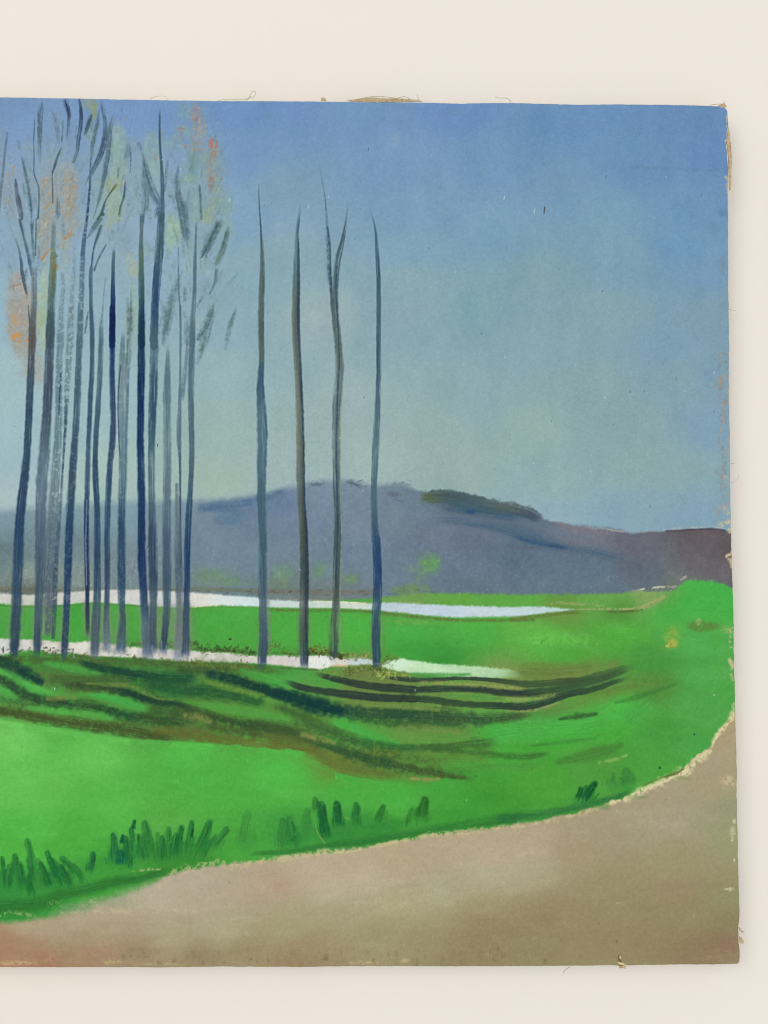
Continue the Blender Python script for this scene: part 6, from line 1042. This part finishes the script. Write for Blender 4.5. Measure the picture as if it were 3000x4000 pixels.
def grid_mesh(name, q):
    used, inv = np.unique(q, return_inverse=True)
    inv = inv.reshape(q.shape)
    m = bpy.data.meshes.new(name)
    m.vertices.add(len(used)); m.vertices.foreach_set('co', FP[used].ravel())
    m.loops.add(q.size); m.loops.foreach_set('vertex_index', inv.ravel().astype(np.int32))
    m.polygons.add(len(q)); m.polygons.foreach_set('loop_start', np.arange(0, q.size, 4, dtype=np.int32))
    m.update(calc_edges=True)
    c = np.ones((len(used), 4), np.float32); c[:, :3] = FC[used]
    a = m.color_attributes.new('pigment', 'FLOAT_COLOR', 'POINT'); a.data.foreach_set('color', c.ravel())
    m.polygons.foreach_set('use_smooth', np.ones(len(q), bool))
    m.normals_split_custom_set_from_vertices(FN[used].tolist())
    return m

# the cloth itself: turned over the edge and back behind, with paint slopped on to it here and there
ring = np.concatenate([idx[-1, :-1], idx[:0:-1, -1], idx[0, :0:-1], idx[:-1, 0]])
n = len(ring)
cen = FP.mean(0)
rp = FP[ring]; rc = FC[ring]
lin = np.array([.56, .46, .31], np.float32)
jr = np.random.default_rng(3); wob = np.convolve(jr.normal(0, 1, n), np.ones(25) / 25, 'same')
LEV = [(0, 0), (.0006, .0012), (.0008, .004), (.0006, .010), (.0004, .0120), (-.001, .0138), (-.03, .0140)]
inn = np.array([np.sign(rp[:, 0] - cen[0]) * (np.abs(rp[:, 0] - cen[0]) > .0), np.zeros(n), np.sign(rp[:, 2] - cen[2])]).T
out = np.zeros((n, 3)); k1, k2, k3 = NX, NX + NZ, 2 * NX + NZ
out[:k1, 2] = 1; out[k1:k2, 0] = 1; out[k2:k3, 2] = -1; out[k3:, 0] = -1
V, C = [], []
for li, (o, bk) in enumerate(LEV):
    p = rp + out * (o + (wob[:, None] * .0006 * (0 < li < 5)))
    p[:, 1] = rp[:, 1] + bk
    if li == len(LEV) - 1:
        p = rp + (np.array([cen[0], 0, cen[2]]) - rp) * np.array([.06, 0, .06]); p[:, 1] = rp[:, 1] + bk
    V.append(p)
    k = np.clip(.25 * li + .5 * wob * 3, 0, 1)[:, None] if li else np.zeros((n, 1))
    C.append(rc * (1 - k) + lin * k)
V = np.concatenate(V); C = np.concatenate(C)
faces = []
for li in range(len(LEV) - 1):
    for i in range(n):
        j = (i + 1) % n
        faces.append((li * n + i, li * n + j, (li + 1) * n + j, (li + 1) * n + i))
m = bpy.data.meshes.new('canvas'); m.from_pydata(V.tolist(), [], faces)
a = m.color_attributes.new('pigment', 'FLOAT_COLOR', 'POINT'); c4 = np.ones((len(V), 4), np.float32); c4[:, :3] = C; a.data.foreach_set('color', c4.ravel())
m.polygons.foreach_set('use_smooth', np.ones(len(faces), bool)); m.update()
canvas = link('canvas', m, paint, painting)

TREE_LABEL = {1: 'thick dark blue trunk nearest the left, forking into tan and orange leaves', 2: 'thick trunk, grey below and olive above, under orange leaves', 3: 'pale grey dry brushed trunk', 8: 'slim trunk, almost black blue in its upper half',
              10: 'straight trunk, the darkest blue of the group', 11: 'blue trunk with a long dark tip reaching highest', 15: 'lone blue grey trunk, first to the right of the group', 17: 'lone olive trunk with a dark right side', 16: 'lone forked trunk streaked with olive', 18: 'lone blue trunk, last on the right'}
RLAB = {R_FAR: 'long thin white strip of water under the hill', R_NEAR: 'white strip of water at the feet of the trees, pale green at its right end', R_WOOD: 'dark green wood along the ridge of the hill'}
RLAB.update({TREE[k]: t for k, t in TREE_LABEL.items()})
for r, name in enumerate(REGIONS):
    q = quads[QR == r]
    if len(q) < 6: continue
    link(name, grid_mesh(name, q), paint, canvas, RLAB.get(r))

# ---- loose threads and frayed bits -----------------------------------------------------------
def spot(c, x, y, back):
    px, py = pt(c, x, y)
    X, Z = to_canvas(px, py, DIST + back)
    return Vector((float(X), -DEEP + back, float(Z)))
def tube(pts, r0, r1, sides=6):
    q = catmull([[*p, 0] for p in pts], .0006) if len(pts) > 2 else np.array([[*pts[0], 0], [*pts[1], 0]])
    bm = bmesh.new(); rings = []
    N = len(q)
    for i in range(N):
        p = Vector(q[i][:3]); t = Vector(q[min(i + 1, N - 1)][:3]) - Vector(q[max(i - 1, 0)][:3]); t.normalize()
        a_ = t.orthogonal().normalized() if abs(t.y) > .95 else t.cross(Vector((0, 1, 0))).normalized(); b_ = t.cross(a_)
        r = r0 + (r1 - r0) * i / max(N - 1, 1)
        rings.append([bm.verts.new(p + (a_ * math.cos(k * 2 * math.pi / sides) + b_ * math.sin(k * 2 * math.pi / sides)) * r) for k in range(sides)])
    for A, B in zip(rings, rings[1:]):
        for k in range(sides): bm.faces.new((A[k], A[(k + 1) % sides], B[(k + 1) % sides], B[k]))
    bm.faces.new(rings[0][::-1]); bm.faces.new(rings[-1])
    for f in bm.faces: f.smooth = True
    return bm
def to_obj(name, bm, material, parent, label=None):
    bmesh.ops.recalc_face_normals(bm, faces=bm.faces)
    m = bpy.data.meshes.new(name); bm.to_mesh(m); bm.free()
    return link(name, m, material, parent, label)
def slab(c, pts, back, t=.0004, bend=.0):
    bm = bmesh.new()
    f = [bm.verts.new(spot(c, x, y, back + bend * (i % 3))) for i, (x, y) in enumerate(pts)]
    g = [bm.verts.new(v.co + Vector((0, t, 0))) for v in f]
    bm.faces.new(f); bm.faces.new(g[::-1])
    for i in range(len(f)):
        j = (i + 1) % len(f); bm.faces.new((f[i], g[i], g[j], f[j]))
    return bm
def thread(c, pts, r=.00016, tip=.5, back=(.002, .004)):
    n = len(pts)
    P = [spot(c, x, y, back[0] + (back[1] - back[0]) * i / (n - 1)) for i, (x, y) in enumerate(pts)]
    return to_obj('loose_thread', tube([tuple(p) for p in P], r, r * tip), fibre, painting)
thread('A', [(975, 146), (990, 134), (1020, 125), (1055, 124), (1078, 131), (1088, 146)], back=(.002, .003))
thread('A', [(1415, 153), (1450, 148), (1500, 149), (1560, 146), (1600, 143)], tip=.8)
thread('A', [(1590, 148), (1612, 140), (1622, 116), (1636, 96), (1652, 92), (1658, 104), (1650, 124), (1636, 142)], .0002, .8)
thread('A', [(1600, 146), (1625, 132), (1632, 128)], .0003, .6)
thread('E', [(590, 156), (680, 141), (750, 128), (830, 129), (900, 138), (960, 146)], .0002, .8)
thread('E', [(905, 152), (925, 136), (955, 128), (980, 132), (1000, 150)], .0002, .8)
thread('E', [(1056, 156), (1052, 138), (1042, 110)], .0002, .8)
thread('E', [(1652, 166), (1640, 146), (1610, 137), (1575, 138), (1556, 134), (1550, 128)], .0002, .7)
thread('I', [(1372, 188), (1374, 172), (1378, 158)], .0003, .4)
thread('I', [(1280, 184), (1320, 178), (1360, 176), (1376, 172)], .0002, .8)
thread('I', [(1404, 1505), (1425, 1512), (1448, 1514)], .00022, .6, (.004, .012))
thread('J', [(1418, 849), (1430, 848), (1438, 845)], .0003, .7)
thread('J', [(1420, 973), (1440, 968), (1458, 952), (1468, 932), (1470, 914)], .00012, .7, (.004, .010))
thread('L', [(1470, 1036), (1480, 1050), (1490, 1064), (1500, 1060)], .0004, 1.0, (.004, .009))
thread('L', [(378, 1288), (362, 1297), (346, 1308), (336, 1320), (331, 1330)], .00022, .8)
to_obj('frayed_edge', slab('E', [(600, 158), (640, 148), (700, 138), (760, 133), (800, 138), (850, 141), (900, 139), (960, 142), (1010, 146), (1050, 151), (1080, 158), (900, 164), (700, 162)], .0016), linen, painting, 'bare tan cloth fraying above the top edge')
to_obj('frayed_edge', slab('E', [(420, 156), (424, 136), (436, 133), (452, 142), (456, 156)], .0016), linen, painting)
to_obj('frayed_edge', slab('I', [(1330, 190), (1345, 181), (1366, 176), (1380, 171), (1384, 182), (1394, 192), (1380, 197), (1350, 194)], .0009), linen, painting)
to_obj('canvas_flap', slab('I', [(1402, 325), (1399, 360), (1395, 398), (1382, 416), (1393, 425), (1397, 448), (1400, 490), (1404, 520), (1406, 590), (1408, 680), (1410, 735), (1420, 728), (1422, 690), (1422, 600), (1426, 555), (1424, 500), (1421, 470), (1418, 432), (1414, 420), (1412, 390), (1408, 345)], .0004, .0008), linen, painting, 'bare tan strip of cloth bulging past the right edge')
to_obj('canvas_flap', slab('I', [(1412, 418), (1421, 424), (1418, 440), (1413, 436)], .0002, .0004), fibre, painting)
to_obj('canvas_flap', slab('L', [(1474, 1092), (1488, 1098), (1498, 1112), (1504, 1136), (1484, 1139), (1476, 1130)], .003), linen, painting)
to_obj('canvas_flap', slab('L', [(690, 1282), (736, 1280), (738, 1302), (716, 1296), (698, 1300)], .0005, .0006), linen, painting, 'torn scrap of cloth hanging at the bottom edge')

# the empty sits at the foot of the canvas; children keep their places
base = Vector((float((XL + rx.mean()) / 2), -DEEP / 2, float(bz.min())))
painting.location = base
for ch in painting.children:
    ch.matrix_parent_inverse = Matrix.Translation(-base)

# ---- light, camera, render ---------------------------------------------------------------------
def area(name, loc, target, size, power, col):
    L = bpy.data.lights.new(name, 'AREA'); L.shape = 'RECTANGLE'; L.size, L.size_y = size; L.energy = power; L.color = col
    o = bpy.data.objects.new(name, L); COL.objects.link(o); o.location = loc
    o.rotation_euler = (Vector(target) - Vector(loc)).to_track_quat('-Z', 'Y').to_euler()
    return o
area('window_light', WIN_LOC, (0, 0, 1.45), (2.2, 2.2), WIN_POW, WIN_COL)
area('cool_fill', (2.4, -2.8, .5), (.35, 0, 1.2), (1.6, 1.6), FILL_POW, (.97, .985, 1.0))  # added fill lamp, lifts and cools the wall at lower right
w = bpy.data.worlds.new('World'); scene.world = w; w.use_nodes = True
bg = w.node_tree.nodes['Background']; bg.inputs[0].default_value = (*AMB_COL, 1); bg.inputs[1].default_value = AMB

cam = bpy.data.cameras.new('camera'); co = bpy.data.objects.new('camera', cam); COL.objects.link(co)
cam.sensor_fit = 'VERTICAL'; cam.sensor_height = 36; cam.sensor_width = 27; cam.lens = F_PX / 4000 * 36
cam.clip_start = .01; cam.clip_end = 50
M = Matrix(((ROT[0, 0], ROT[0, 2], -ROT[0, 1]), (ROT[1, 0], ROT[1, 2], -ROT[1, 1]), (ROT[2, 0], ROT[2, 2], -ROT[2, 1]))).to_4x4()
M.translation = (0, -DEEP - DIST, ZC)
co.matrix_world = M
scene.camera = co
scene.view_settings.view_transform = 'Standard'; scene.view_settings.look = 'None'
scene.view_settings.exposure = 0; scene.view_settings.gamma = 1; scene.view_settings.use_curve_mapping = False
scene.render.resolution_x, scene.render.resolution_y = 768, 1024
scene.cycles.max_bounces = 4
scene.cycles.filter_width = 1.1
